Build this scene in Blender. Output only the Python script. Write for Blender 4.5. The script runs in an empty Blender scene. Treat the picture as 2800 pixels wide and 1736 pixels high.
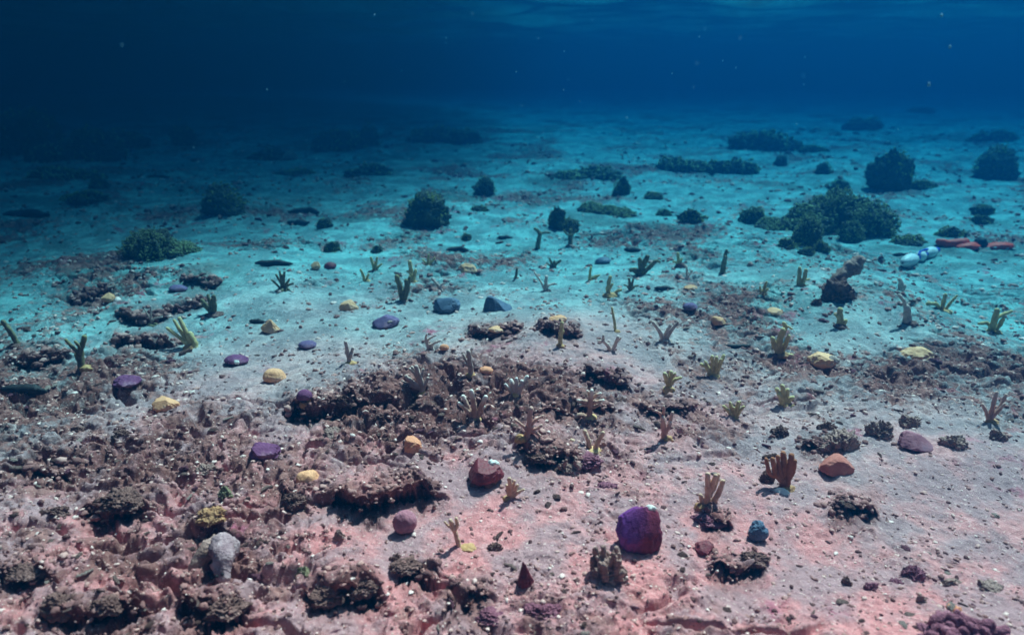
import bpy, math, random
import numpy as np
from mathutils import Vector, Matrix

# ------------------------------------------------------------------ camera, world, sun, exposure
SC = bpy.context.scene
COL = SC.collection
R = math.radians
HFOV = R(70)
F = 1400 / math.tan(HFOV / 2)            # focal length in photo pixels (2800 wide)
CAM_H = 1.2
PITCH = math.atan((868 - 180) / F)
cam_d = bpy.data.cameras.new('camera'); cam = bpy.data.objects.new('camera', cam_d); COL.objects.link(cam)
cam_d.sensor_width = 36; cam_d.lens = 18 / math.tan(HFOV / 2); cam_d.clip_start = 0.02; cam_d.clip_end = 300
cam_d.dof.use_dof = True; cam_d.dof.focus_distance = 2.6; cam_d.dof.aperture_fstop = 2.2
cam.location = (0, 0, CAM_H); cam.rotation_euler = (math.pi / 2 - PITCH, 0, 0)
SC.camera = cam

SUN_EL, SUN_AZ = R(59), R(34)            # azimuth measured from +Y (view direction) towards +X
w = bpy.data.worlds.new('World'); SC.world = w; w.use_nodes = True
nt = w.node_tree; nt.nodes.clear()
sky = nt.nodes.new('ShaderNodeTexSky'); sky.sky_type = 'NISHITA'; sky.sun_disc = False
sky.sun_elevation = SUN_EL; sky.sun_rotation = SUN_AZ
sky.air_density = 0.6; sky.dust_density = 4.0; sky.ozone_density = 0.3
bg = nt.nodes.new('ShaderNodeBackground'); bg.inputs['Strength'].default_value = 0.05
wo = nt.nodes.new('ShaderNodeOutputWorld')
nt.links.new(sky.outputs[0], bg.inputs[0]); nt.links.new(bg.outputs[0], wo.inputs[0])
sun_d = bpy.data.lights.new('sun', 'SUN'); sun = bpy.data.objects.new('sun', sun_d); COL.objects.link(sun)
sun_d.energy = 5.0; sun_d.angle = R(0.6); sun_d.color = (1.0, 0.57, 0.47)
sd = Vector((math.sin(SUN_AZ) * math.cos(SUN_EL), math.cos(SUN_AZ) * math.cos(SUN_EL), math.sin(SUN_EL)))
sun.rotation_euler = sd.to_track_quat('Z', 'Y').to_euler(); sun.location = sd * 60

vs = SC.view_settings
SC.display_settings.display_device = 'sRGB'
vs.view_transform = 'Standard'; vs.look = 'None'; vs.gamma = 1.0; vs.use_curve_mapping = False
vs.exposure = 2.2
cy = SC.cycles
cy.use_denoising = True; cy.max_bounces = 6; cy.volume_bounces = 1; cy.transparent_max_bounces = 8
cy.caustics_reflective = False; cy.caustics_refractive = False

# water body: absorbs red first, scatters a little blue
SIG_S = (0.0002, 0.0108, 0.0295)
SIG_A = (0.375, 0.152, 0.098)
HAZE_D = 0.5
SURF_Z = 1.92
HAZE_G = 0.7
# ------------------------------------------------------------------ noise
_rng = np.random.RandomState(7)
_P = _rng.permutation(512)
_G3 = _rng.randn(512, 3); _G3 /= np.linalg.norm(_G3, axis=1)[:, None]
_GA = _rng.rand(512) * 2 * np.pi; _G2 = np.stack([np.cos(_GA), np.sin(_GA)], 1)

def n2(x, y, s=0):
    x = np.asarray(x, float); y = np.asarray(y, float)
    xi = np.floor(x).astype(np.int64); yi = np.floor(y).astype(np.int64)
    fx = x - xi; fy = y - yi
    u = fx * fx * fx * (fx * (fx * 6 - 15) + 10); v = fy * fy * fy * (fy * (fy * 6 - 15) + 10)
    def g(a, b):
        k = _P[(_P[(xi + a + s * 37) & 511] + yi + b) & 511]; q = _G2[k]
        return q[..., 0] * (fx - a) + q[..., 1] * (fy - b)
    a = g(0, 0) * (1 - u) + g(1, 0) * u; b = g(0, 1) * (1 - u) + g(1, 1) * u
    return (a * (1 - v) + b * v) * 1.5

def n3(p, s=0):
    pi = np.floor(p).astype(np.int64); f = p - pi
    t = f * f * f * (f * (f * 6 - 15) + 10)
    out = 0
    for a in (0, 1):
        for b in (0, 1):
            for c in (0, 1):
                k = _P[(_P[(_P[(pi[:, 0] + a + s * 37) & 511] + pi[:, 1] + b) & 511] + pi[:, 2] + c) & 511]
                d = (_G3[k] * (f - (a, b, c))).sum(1)
                wt = (t[:, 0] if a else 1 - t[:, 0]) * (t[:, 1] if b else 1 - t[:, 1]) * (t[:, 2] if c else 1 - t[:, 2])
                out = out + d * wt
    return out * 1.5

def fbm2(x, y, o=4, s=0):
    r = 0; a = 1.0
    for i in range(o):
        r = r + a * n2(x * 2 ** i, y * 2 ** i, s + i); a *= .5
    return r

def fbm3(p, o=3, s=0):
    r = 0; a = 1.0
    for i in range(o):
        r = r + a * n3(p * 2 ** i, s + i); a *= .5
    return r

def sstep(a, b, x):
    t = np.clip((x - a) / (b - a), 0, 1); return t * t * (3 - 2 * t)

# ------------------------------------------------------------------ camera maths (photo pixel -> ray)
def ray(px, py):
    a = (px - 1400) / F; b = -(py - 868) / F
    sp, cp = math.sin(PITCH), math.cos(PITCH)
    return np.array([a, cp + b * sp, -sp + b * cp])      # right, forward, up

def flat(px, py, z=0.0):
    d = ray(px, py); t = (z - CAM_H) / d[2]; return d[0] * t, d[1] * t

# ------------------------------------------------------------------ seabed height
# ledges: photo polyline of the lip (left to right), height, run-back, pit depth in front
LEDGES = [
    ([(868, 1392), (930, 1412), (1010, 1420), (1070, 1395), (1120, 1372), (1170, 1375), (1190, 1388)], .060, .30, .030),
    ([(772, 1370), (800, 1392), (840, 1388)], .040, .12, .012),
    ([(1425, 1268), (1470, 1296), (1530, 1305), (1590, 1300)], .045, .30, .020),
    ([(1286, 972), (1340, 984), (1420, 980)], .035, .30, .012),
    ([(1472, 982), (1510, 996), (1560, 994), (1582, 984)], .04, .25, .012),
    ([(1488, 1190), (1560, 1184), (1612, 1176), (1668, 1166)], .030, .20, .010),
    ([(1590, 1096), (1650, 1104), (1715, 1100)], .045, .22, .015),
    ([(1745, 1164), (1800, 1172), (1850, 1160), (1890, 1150)], .030, .20, .010),
    ([(835, 1640), (900, 1635), (960, 1625), (1040, 1622)], .045, .16, .050),
    ([(790, 1160), (830, 1168), (900, 1160), (960, 1150)], .055, .20, .045),
    ([(2270, 1398), (2330, 1408), (2395, 1404)], .025, .16, .008),
    ([(310, 936), (370, 944), (470, 938)], .055, .35, .020),
    ([(20, 990), (110, 992), (180, 972)], .050, .35, .015),
    ([(325, 888), (400, 893), (450, 880)], .05, .4, .015),
    ([(195, 830), (250, 822), (290, 808)], .05, .4, .015),
    ([(455, 868), (520, 858), (560, 842)], .05, .35, .015),
    ([(230, 1415), (300, 1420), (400, 1400)], .030, .10, .035),
    ([(120, 1690), (200, 1700), (330, 1690), (400, 1685)], .03, .10, .045),
    ([(490, 1690), (560, 1700), (640, 1695), (670, 1670)], .038, .12, .050),
    ([(0, 1590), (60, 1598), (140, 1590)], .035, .10, .030),
    ([(520, 1455), (570, 1462), (612, 1452)], .035, .10, .035),
    ([(950, 1130), (1000, 1148), (1075, 1140)], .040, .16, .025),
    ([(2190, 1240), (2240, 1250), (2290, 1240)], .03, .15, .015),
    ([(1945, 1540), (2020, 1548), (2090, 1535)], .030, .12, .012),
    ([(1920, 1410), (1960, 1424), (2000, 1430)], .030, .16, .012),
    ([(500, 800), (560, 806), (600, 800)], .04, .5, .01),
    ([(1235, 1130), (1280, 1150), (1330, 1148)], .02, .15, .01),
    ([(60, 1320), (130, 1330), (200, 1322)], .025, .10, .015),
    ([(1090, 1575), (1150, 1570), (1200, 1560)], .022, .12, .012),
    ([(1225, 1640), (1300, 1632), (1345, 1628)], .022, .12, .010),
]
LG = []
for pl, H, rb, pit in LEDGES:
    H *= .62 if pl[0][1] < 960 else .78
    g = np.array([flat(*p) for p in pl]); LG.append((g, H, rb, pit))

# mounds: photo pixel, radius (m), height (m)
MOUNDS = [(1380, 960, .45, .05), (1530, 985, .35, .05), (1630, 1100, .5, .06), (850, 1120, .4, .05), (1180, 1090, .3, .04),
          (330, 1230, .35, .03), (2300, 830, .5, .06), (2150, 880, .6, .05), (450, 720, .6, .05), (1000, 1370, .3, .03),
          (2350, 1180, .5, .04), (1450, 1230, .35, .04), (700, 760, .6, .05), (1900, 800, .7, .04)]
MG = [(*flat(a, b), r, h) for a, b, r, h in MOUNDS]

def seg_signed(x, y, g):
    """distance behind (+) / in front (-) of the polyline along the view direction, and an end fade"""
    ang = np.arctan2(x, y); rad = np.hypot(x, y)
    ga = np.arctan2(g[:, 0], g[:, 1]); gr = np.hypot(g[:, 0], g[:, 1])
    rl = np.interp(ang, ga, gr)
    wdt = (ga[-1] - ga[0])
    fade = sstep(-.18 * wdt, .16 * wdt, ang - ga[0]) * sstep(-.18 * wdt, .16 * wdt, ga[-1] - ang)
    return rad - rl, fade

def rough_mask(x, y):
    m = fbm2(x * 1.1 + 3.1, y * 1.1 + 9.7, 3, 11)
    near_left = sstep(.6, -.9, x) * sstep(3.6, 2.2, y)
    near_right = sstep(.35, .8, x) * sstep(2.35, 1.9, y)
    mid_sand = np.exp(-(((x + .75) / .75) ** 2 + ((y - 3.35) / .45) ** 2))
    right_rub = np.exp(-(((x - 1.5) / .6) ** 2 + ((y - 2.75) / .4) ** 2))
    far = sstep(4.0, 5.6, y)
    return np.clip(.36 + .85 * m + .42 * near_left - .30 * near_right - 1.0 * mid_sand + .45 * right_rub + .04 * far, 0, 1)

def height(x, y, full=False):
    x = np.asarray(x, float); y = np.asarray(y, float)
    d = np.hypot(x, y)
    h = .05 * fbm2(x * .45, y * .45, 2, 1) + .03 * fbm2(x * 1.4 + 5, y * 1.4, 3, 2)
    for mx, my, r, hh in MG:
        h = h + hh * np.exp(-((x - mx) ** 2 + (y - my) ** 2) / (r * r))
    und = np.zeros_like(h); rock = np.zeros_like(h)
    jag = .034 * n2(x * 9, y * 9, 21) + .010 * n2(x * 26, y * 26, 22)
    for g, H, rb, pit in LG:
        s, f = seg_signed(x, y, g)
        s = s + jag
        lip = H * (1 - .35 * (n2(x * 8, y * 8, 24) ** 2) * 3)
        back = np.exp(-np.maximum(s, 0) / rb) * sstep(-.030, .012, s)
        front = sstep(.012, -.030, s) * np.exp(np.minimum(s + .03, 0) / .07)
        h = h + f * (lip * back - pit * front)
        fm = sstep(.014, -.03, s) * np.exp(np.minimum(s + .03, 0) / .05)
        ang = np.arctan2(x, y) * np.hypot(x, y).mean()
        und = und + f * fm * ((.35 + H * 12) * .095 + .030 * n2(ang * 24, s * 60, 25) + .016 * n2(ang * 60, s * 110, 26))
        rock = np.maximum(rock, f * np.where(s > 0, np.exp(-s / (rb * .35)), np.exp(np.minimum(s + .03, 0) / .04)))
    rm = np.maximum(rough_mask(x, y), .6 * np.clip(rock * 1.4, 0, 1))
    near = sstep(14, 5, d)
    wx = x + .02 * n2(x * 9, y * 9, 31); wy = y + .02 * n2(x * 9 + 7, y * 9, 32)
    rid = 1 - np.abs(n2(wx * 7, wy * 7, 3)) * 2
    h = h + rm * near * (.016 * n2(wx * 6, wy * 6, 4) + .005 * rid + .010 * fbm2(wx * 20, wy * 20, 4, 5))
    # pitted, pocked rock: many small hollows
    pk = 1 + 1.1 * sstep(.5, -.6, x) * sstep(3.2, 2.2, y)          # the left foreground is more deeply pitted
    c = n2(wx * 17, wy * 17, 8); h = h - pk * rm * near * .024 * sstep(.22, .70, c)
    c = n2(wx * 42 + 3, wy * 42, 9); h = h - pk * rm * near * .012 * sstep(.10, .6, c) + rm * near * .007 * sstep(.1, .6, -c)
    cr = np.abs(n2(wx * 3.2 + 1.7, wy * 7.5, 14)); cm = sstep(.05, .5, n2(x * 1.9 + 8, y * 1.9, 15) + .35 * rm) * sstep(.2, .5, rm)
    h = h - near * cm * .034 * (1 - sstep(.015, .16, cr)) + near * cm * .012 * sstep(.02, .16, cr) * sstep(.5, .2, cr)
    h = h + near * (.004 * fbm2(x * 22, y * 22, 3, 6) + .0025 * n2(x * 80, y * 80, 7) * (.4 + rm))
    h = h + (1 - near) * .03 * n2(x * 2.2, y * 2.2, 12)
    if full:
        return h, rm, und, rock
    return h

def place(px, py):
    """photo pixel -> point of the seabed, metres per photo pixel there, look-down angle"""
    d = ray(px, py); d = d / np.linalg.norm(d)
    if d[2] > -.01: d[2] = -.01
    t0 = .8; ts = np.geomspace(.8, 60, 1500)
    P = d[None, :] * ts[:, None]
    below = CAM_H + P[:, 2] - height(P[:, 0], P[:, 1])
    k = int(np.argmax(below < 0)) or len(ts) - 1
    t = ts[k - 1] + (ts[k] - ts[k - 1]) * below[k - 1] / (below[k - 1] - below[k] + 1e-9)
    p = d * t
    depth = t * float(np.dot(d, ray(1400, 868)))
    return (float(p[0]), float(p[1]), float(CAM_H + p[2])), depth / F, math.asin(-d[2])

# ------------------------------------------------------------------ material helpers
def nodes(name):
    m = bpy.data.materials.new(name); m.use_nodes = True
    n = m.node_tree.nodes; n.clear()
    o = n.new('ShaderNodeOutputMaterial'); b = n.new('ShaderNodeBsdfPrincipled')
    m.node_tree.links.new(b.outputs[0], o.inputs[0])
    b.inputs['Specular IOR Level'].default_value = .12
    return m, n, m.node_tree.links, b

def noise_tex(n, l, vec, scale, detail=4, rough=.6):
    t = n.new('ShaderNodeTexNoise'); t.inputs['Scale'].default_value = scale
    t.inputs['Detail'].default_value = detail; t.inputs['Roughness'].default_value = rough
    l.new(vec, t.inputs['Vector']); return t.outputs['Fac']

def ramp(n, l, fac, stops):
    r = n.new('ShaderNodeValToRGB'); e = r.color_ramp.elements
    while len(e) < len(stops): e.new(.5)
    for k, (p, c) in enumerate(stops):
        e[k].position = p; e[k].color = (*c, 1) if len(c) == 3 else c
    l.new(fac, r.inputs[0]); return r.outputs[0]

def mixc(n, l, fac, a, b):
    m = n.new('ShaderNodeMix'); m.data_type = 'RGBA'
    for s, v in ((m.inputs[0], fac), (m.inputs[6], a), (m.inputs[7], b)):
        if isinstance(v, (int, float)): s.default_value = v
        elif isinstance(v, tuple): s.default_value = (*v, 1)
        else: l.new(v, s)
    return m.outputs[2]

def maprange(n, l, v, a, b):
    m = n.new('ShaderNodeMapRange'); m.interpolation_type = 'SMOOTHSTEP'
    m.inputs[1].default_value = a; m.inputs[2].default_value = b; l.new(v, m.inputs[0]); return m.outputs[0]

def bump(n, l, b, h, strength, dist):
    k = n.new('ShaderNodeBump'); k.inputs['Strength'].default_value = strength; k.inputs['Distance'].default_value = dist
    l.new(h, k.inputs['Height']); l.new(k.outputs[0], b.inputs['Normal'])

MATS = {}
def lump(name, c1, c2, c3=None, scale=30, rough=.85, bs=.6, bd=.003, tip=None, spec=None, dust=None):
    """mottled living or dead coral skin: two or three colours in blotches with fine pores"""
    if name in MATS: return MATS[name]
    m, n, l, b = nodes(name); MATS[name] = m
    tc = n.new('ShaderNodeTexCoord').outputs['Object']
    f = noise_tex(n, l, tc, scale, 5, .65)
    c = ramp(n, l, f, [(.36, c1), (.60, c2)] + ([(.74, c3)] if c3 else []))
    if dust:
        c = mixc(n, l, maprange(n, l, noise_tex(n, l, tc, scale * .55, 6, .7), .50, .72), c, dust)
    if tip:
        a = n.new('ShaderNodeAttribute'); a.attribute_name = 'tip'
        c = mixc(n, l, a.outputs['Fac'], c, tip)
    l.new(c, b.inputs['Base Color']); b.inputs['Roughness'].default_value = rough
    if spec is not None: b.inputs['Specular IOR Level'].default_value = spec
    v = n.new('ShaderNodeTexVoronoi'); v.inputs['Scale'].default_value = scale * 9; l.new(tc, v.inputs['Vector'])
    f2 = noise_tex(n, l, tc, scale * 4, 4, .7)
    ad = n.new('ShaderNodeMath'); ad.operation = 'MULTIPLY_ADD'; ad.inputs[1].default_value = .5
    l.new(v.outputs['Distance'], ad.inputs[0]); l.new(f2, ad.inputs[2])
    bump(n, l, b, ad.outputs[0], bs, bd)
    return m

def plain(name, c, rough=.5, spec=.3):
    if name in MATS: return MATS[name]
    m, n, l, b = nodes(name); MATS[name] = m
    tc = n.new('ShaderNodeTexCoord').outputs['Object']
    f = noise_tex(n, l, tc, 25, 4)
    d = tuple(k * .72 for k in c)
    l.new(ramp(n, l, f, [(.35, d), (.6, c)]), b.inputs['Base Color'])
    b.inputs['Roughness'].default_value = rough; b.inputs['Specular IOR Level'].default_value = spec
    return m

# ------------------------------------------------------------------ mesh helpers
def mesh(name, V, Fc, mat=None, smooth=True, attrs=None):
    me = bpy.data.meshes.new(name)
    V = np.asarray(V, np.float32)
    if isinstance(Fc, np.ndarray):
        k = Fc.shape[1]; nf = len(Fc)
        me.vertices.add(len(V)); me.vertices.foreach_set('co', V.ravel())
        me.loops.add(nf * k); me.loops.foreach_set('vertex_index', Fc.astype(np.int32).ravel())
        me.polygons.add(nf); me.polygons.foreach_set('loop_start', np.arange(0, nf * k, k, dtype=np.int32))
    else:
        me.from_pydata([tuple(v) for v in V], [], Fc); nf = len(Fc)
    me.update(calc_edges=True)
    if smooth: me.polygons.foreach_set('use_smooth', np.ones(len(me.polygons), bool))
    for an, av in (attrs or {}).items():
        at = me.attributes.new(an, 'FLOAT', 'POINT'); at.data.foreach_set('value', np.asarray(av, np.float32))
    if mat: me.materials.append(mat)
    me.validate()
    return me

def add(name, me, parent=None, loc=(0, 0, 0), rz=0.0, scale=None):
    o = bpy.data.objects.new(name, me); COL.objects.link(o)
    o.location = loc; o.rotation_euler = (0, 0, rz)
    if scale is not None: o.scale = scale
    if parent: o.parent = parent
    return o

def tag(o, label=None, cat=None, group=None, kind=None):
    if label: o['label'] = label
    if cat: o['category'] = cat
    if group: o['group'] = group
    if kind: o['kind'] = kind
    return o

def thing(name, label, cat, loc, group=None, rz=0.0):
    return tag(add(name, None, None, loc, rz), label, cat, group)

_ico = {}
def ico(sub):
    if sub in _ico: return _ico[sub]
    t = (1 + 5 ** .5) / 2
    V = [(-1, t, 0), (1, t, 0), (-1, -t, 0), (1, -t, 0), (0, -1, t), (0, 1, t), (0, -1, -t), (0, 1, -t), (t, 0, -1), (t, 0, 1), (-t, 0, -1), (-t, 0, 1)]
    Fc = [(0, 11, 5), (0, 5, 1), (0, 1, 7), (0, 7, 10), (0, 10, 11), (1, 5, 9), (5, 11, 4), (11, 10, 2), (10, 7, 6), (7, 1, 8), (3, 9, 4), (3, 4, 2), (3, 2, 6), (3, 6, 8), (3, 8, 9), (4, 9, 5), (2, 4, 11), (6, 2, 10), (8, 6, 7), (9, 8, 1)]
    V = [np.array(v) / np.linalg.norm(v) for v in V]
    for _ in range(sub):
        mid = {}; nf = []
        def m(a, b):
            k = (min(a, b), max(a, b))
            if k not in mid:
                p = V[a] + V[b]; V.append(p / np.linalg.norm(p)); mid[k] = len(V) - 1
            return mid[k]
        for a, b, c in Fc:
            x, y, z = m(a, b), m(b, c), m(c, a); nf += [(a, x, z), (b, y, x), (c, z, y), (x, y, z)]
        Fc = nf
    _ico[sub] = (np.array(V), np.array(Fc)); return _ico[sub]

_seed = [100]
def nseed():
    _seed[0] += 13; return _seed[0]

def blob(sx, sy, sz, sub=4, amp=.25, freq=1.3, ridge=0.0, seed=None, flat_bottom=.35, pits=0.0, facets=0):
    """an irregular stone: noise-displaced ball, optionally cut by a few planes, flattened underneath"""
    V, Fc = ico(sub); s = nseed() if seed is None else seed
    V = V.copy(); rs = np.random.RandomState(s)
    off = rs.rand(3) * 40
    r = 1 + amp * fbm3(V * freq + off, 3, s % 17)
    if ridge: r = r + ridge * (0.5 - np.abs(fbm3(V * freq * 2.3 + off, 3, s % 13)))
    if pits: r = r - pits * sstep(.1, .5, n3(V * freq * 5 + off, 5))
    P = V * r[:, None]
    for _ in range(facets):
        nrm = rs.randn(3); nrm[2] = abs(nrm[2]); nrm /= np.linalg.norm(nrm); dd = .62 + .22 * rs.rand()
        over = P @ nrm - dd; P = P - np.outer(np.maximum(over, 0) * .88, nrm)
    lo = P[:, 2] < -flat_bottom; P[lo, 2] = -flat_bottom + (P[lo, 2] + flat_bottom) * .15
    P[:, 2] += flat_bottom
    P = P / np.array([np.abs(P[:, 0]).max(), np.abs(P[:, 1]).max(), P[:, 2].max()])
    return P * np.array([sx, sy, sz]), Fc

def tube(pts, rad, seg=8, end=True, wob=.10, seed=0):
    """round-ended tapering branch through pts; returns V, quads, t(0..1)"""
    pts = np.array(pts, float); rad = np.array(rad, float)
    k = max(10, 5 * len(pts)); u = np.linspace(0, 1, len(pts)); uu = np.linspace(0, 1, k)
    q = np.stack([np.interp(uu, u, pts[:, i]) for i in range(3)], 1)
    for _ in range(3): q[1:-1] = (q[:-2] + 2 * q[1:-1] + q[2:]) / 4
    rr = np.interp(uu, u, rad)
    if end:   # rounded tip
        for f in (.35, .62, .85): pass
        tip = q[-1] - q[-2]; tip = tip / (np.linalg.norm(tip) + 1e-9)
        ex = [(a, math.sqrt(max(0, 1 - a * a))) for a in (.45, .8, .97)]
        q = np.vstack([q] + [q[-1] + tip * rr[-1] * a for a, _ in ex]); rr = np.concatenate([rr, [rr[-1] * b for _, b in ex]])
    tan = np.gradient(q, axis=0); tan /= np.linalg.norm(tan, axis=1)[:, None] + 1e-9
    ref = np.array([.13, 1, .21]); V = []; L = np.linspace(0, 1, len(q))
    ths = np.arange(seg) * 2 * np.pi / seg
    for i in range(len(q)):
        a = np.cross(tan[i], ref); a /= np.linalg.norm(a) + 1e-9; b = np.cross(tan[i], a)
        V.append(q[i] + rr[i] * (np.cos(ths)[:, None] * a + np.sin(ths)[:, None] * b))
    V = np.concatenate(V); n = len(q)
    if wob:
        c = np.repeat(q, seg, 0); d = V - c
        sc = 2.2 / (rad.max() + 1e-6)
        V = c + d * (1 + wob * 1.6 * n3(V * sc * .45 + seed * 3.1, 3) + wob * n3(V * sc * 1.3 + seed, 5))[:, None]
    Q = []
    for i in range(n - 1):
        for j in range(seg):
            Q.append((i * seg + j, i * seg + (j + 1) % seg, (i + 1) * seg + (j + 1) % seg, (i + 1) * seg + j))
    Q.append(tuple(range((n - 1) * seg, n * seg))); Q.append(tuple(reversed(range(seg))))
    return V, Q, np.repeat(L, seg)

# ------------------------------------------------------------------ the setting: seabed, water, haze
def polar(front_deg, nf, nb, radii):
    a = np.concatenate([np.linspace(-R(front_deg), R(front_deg), nf), np.linspace(R(front_deg), 2 * np.pi - R(front_deg), nb + 2)[1:-1]])
    A, Rr = np.meshgrid(a, radii); X = np.sin(A) * Rr; Y = np.cos(A) * Rr
    nr, na = X.shape; i = np.arange(nr - 1)[:, None] * na; j = np.arange(na)[None, :]; j2 = (j + 1) % na
    Q = np.stack([i + j, i + j2, i + na + j2, i + na + j], -1).reshape(-1, 4)
    return X.ravel(), Y.ravel(), Q

def seabed_material():
    m, n, l, b = nodes('seabed')
    tc = n.new('ShaderNodeTexCoord').outputs['Object']
    def attr(a):
        k = n.new('ShaderNodeAttribute'); k.attribute_name = a; return k.outputs['Fac']
    rub, rock, pink = attr('rubble'), attr('rock'), attr('pink')
    f1 = noise_tex(n, l, tc, 5.0, 6, .65); f2 = noise_tex(n, l, tc, 38, 6, .75); f3 = noise_tex(n, l, tc, 2.2, 5, .6)
    f4 = noise_tex(n, l, tc, 120, 3, .7); f5 = noise_tex(n, l, tc, 12, 6, .7)
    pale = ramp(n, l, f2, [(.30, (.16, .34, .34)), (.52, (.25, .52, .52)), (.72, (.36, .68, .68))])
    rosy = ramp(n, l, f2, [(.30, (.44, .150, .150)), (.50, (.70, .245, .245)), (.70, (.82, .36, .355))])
    sand = mixc(n, l, pink, pale, rosy)  # near rosy, far teal: the water's red loss painted into the sand
    turf_shade = ramp(n, l, f5, [(.34, (.055, .018, .017)), (.52, (.20, .072, .065)), (.70, (.48, .22, .20))])   # brown algal turf; also the shade painted on ledge faces
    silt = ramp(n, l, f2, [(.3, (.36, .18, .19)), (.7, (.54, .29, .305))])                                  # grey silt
    silt_water_tint = ramp(n, l, f2, [(.3, (.10, .19, .205)), (.7, (.19, .33, .345))])
    silt = mixc(n, l, pink, silt_water_tint, silt)  # silt tinted by distance too, with the water's red loss painted in
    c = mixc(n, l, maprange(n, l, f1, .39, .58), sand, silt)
    ad = n.new('ShaderNodeMath'); ad.operation = 'MULTIPLY_ADD'; ad.inputs[1].default_value = .34; l.new(rub, ad.inputs[0]); l.new(f5, ad.inputs[2])
    c = mixc(n, l, maprange(n, l, ad.outputs[0], .62, .84), c, turf_shade)
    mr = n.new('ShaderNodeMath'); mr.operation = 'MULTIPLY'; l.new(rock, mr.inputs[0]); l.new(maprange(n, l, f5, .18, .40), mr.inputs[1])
    c = mixc(n, l, mr.outputs[0], c, turf_shade)  # dark colour on ledge faces: undercut shade painted in
    cor = ramp(n, l, f2, [(.35, (.30, .06, .10)), (.65, (.55, .15, .22))])                                   # crusts of pink coralline algae
    mp = n.new('ShaderNodeMath'); mp.operation = 'MULTIPLY'; l.new(maprange(n, l, f3, .56, .68), mp.inputs[0]); l.new(maprange(n, l, f5, .50, .62), mp.inputs[1])
    c = mixc(n, l, mp.outputs[0], c, cor)
    f6 = noise_tex(n, l, tc, .95, 7, .68)                                      # patches of dark low algae out on the far flat
    fa = n.new('ShaderNodeMath'); fa.operation = 'SUBTRACT'; fa.inputs[0].default_value = 1; l.new(pink, fa.inputs[1])
    fm = n.new('ShaderNodeMath'); fm.operation = 'MULTIPLY'; l.new(maprange(n, l, fa.outputs[0], .80, 1.0), fm.inputs[0]); l.new(maprange(n, l, f6, .50, .64), fm.inputs[1])
    fl = n.new('ShaderNodeMath'); fl.operation = 'MULTIPLY'; fl.inputs[1].default_value = .72; l.new(fm.outputs[0], fl.inputs[0])
    c = mixc(n, l, fl.outputs[0], c, ramp(n, l, f2, [(.35, (.05, .08, .075)), (.65, (.13, .19, .175))]))
    grit = maprange(n, l, f4, .60, .70)
    c = mixc(n, l, grit, c, (.90, .60, .54))
    l.new(c, b.inputs['Base Color']); b.inputs['Roughness'].default_value = .95
    s = n.new('ShaderNodeMath'); s.operation = 'MULTIPLY_ADD'; s.inputs[1].default_value = .35; l.new(f4, s.inputs[0]); l.new(f2, s.inputs[2])
    bump(n, l, b, s.outputs[0], 1.0, .011)
    return m

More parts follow.
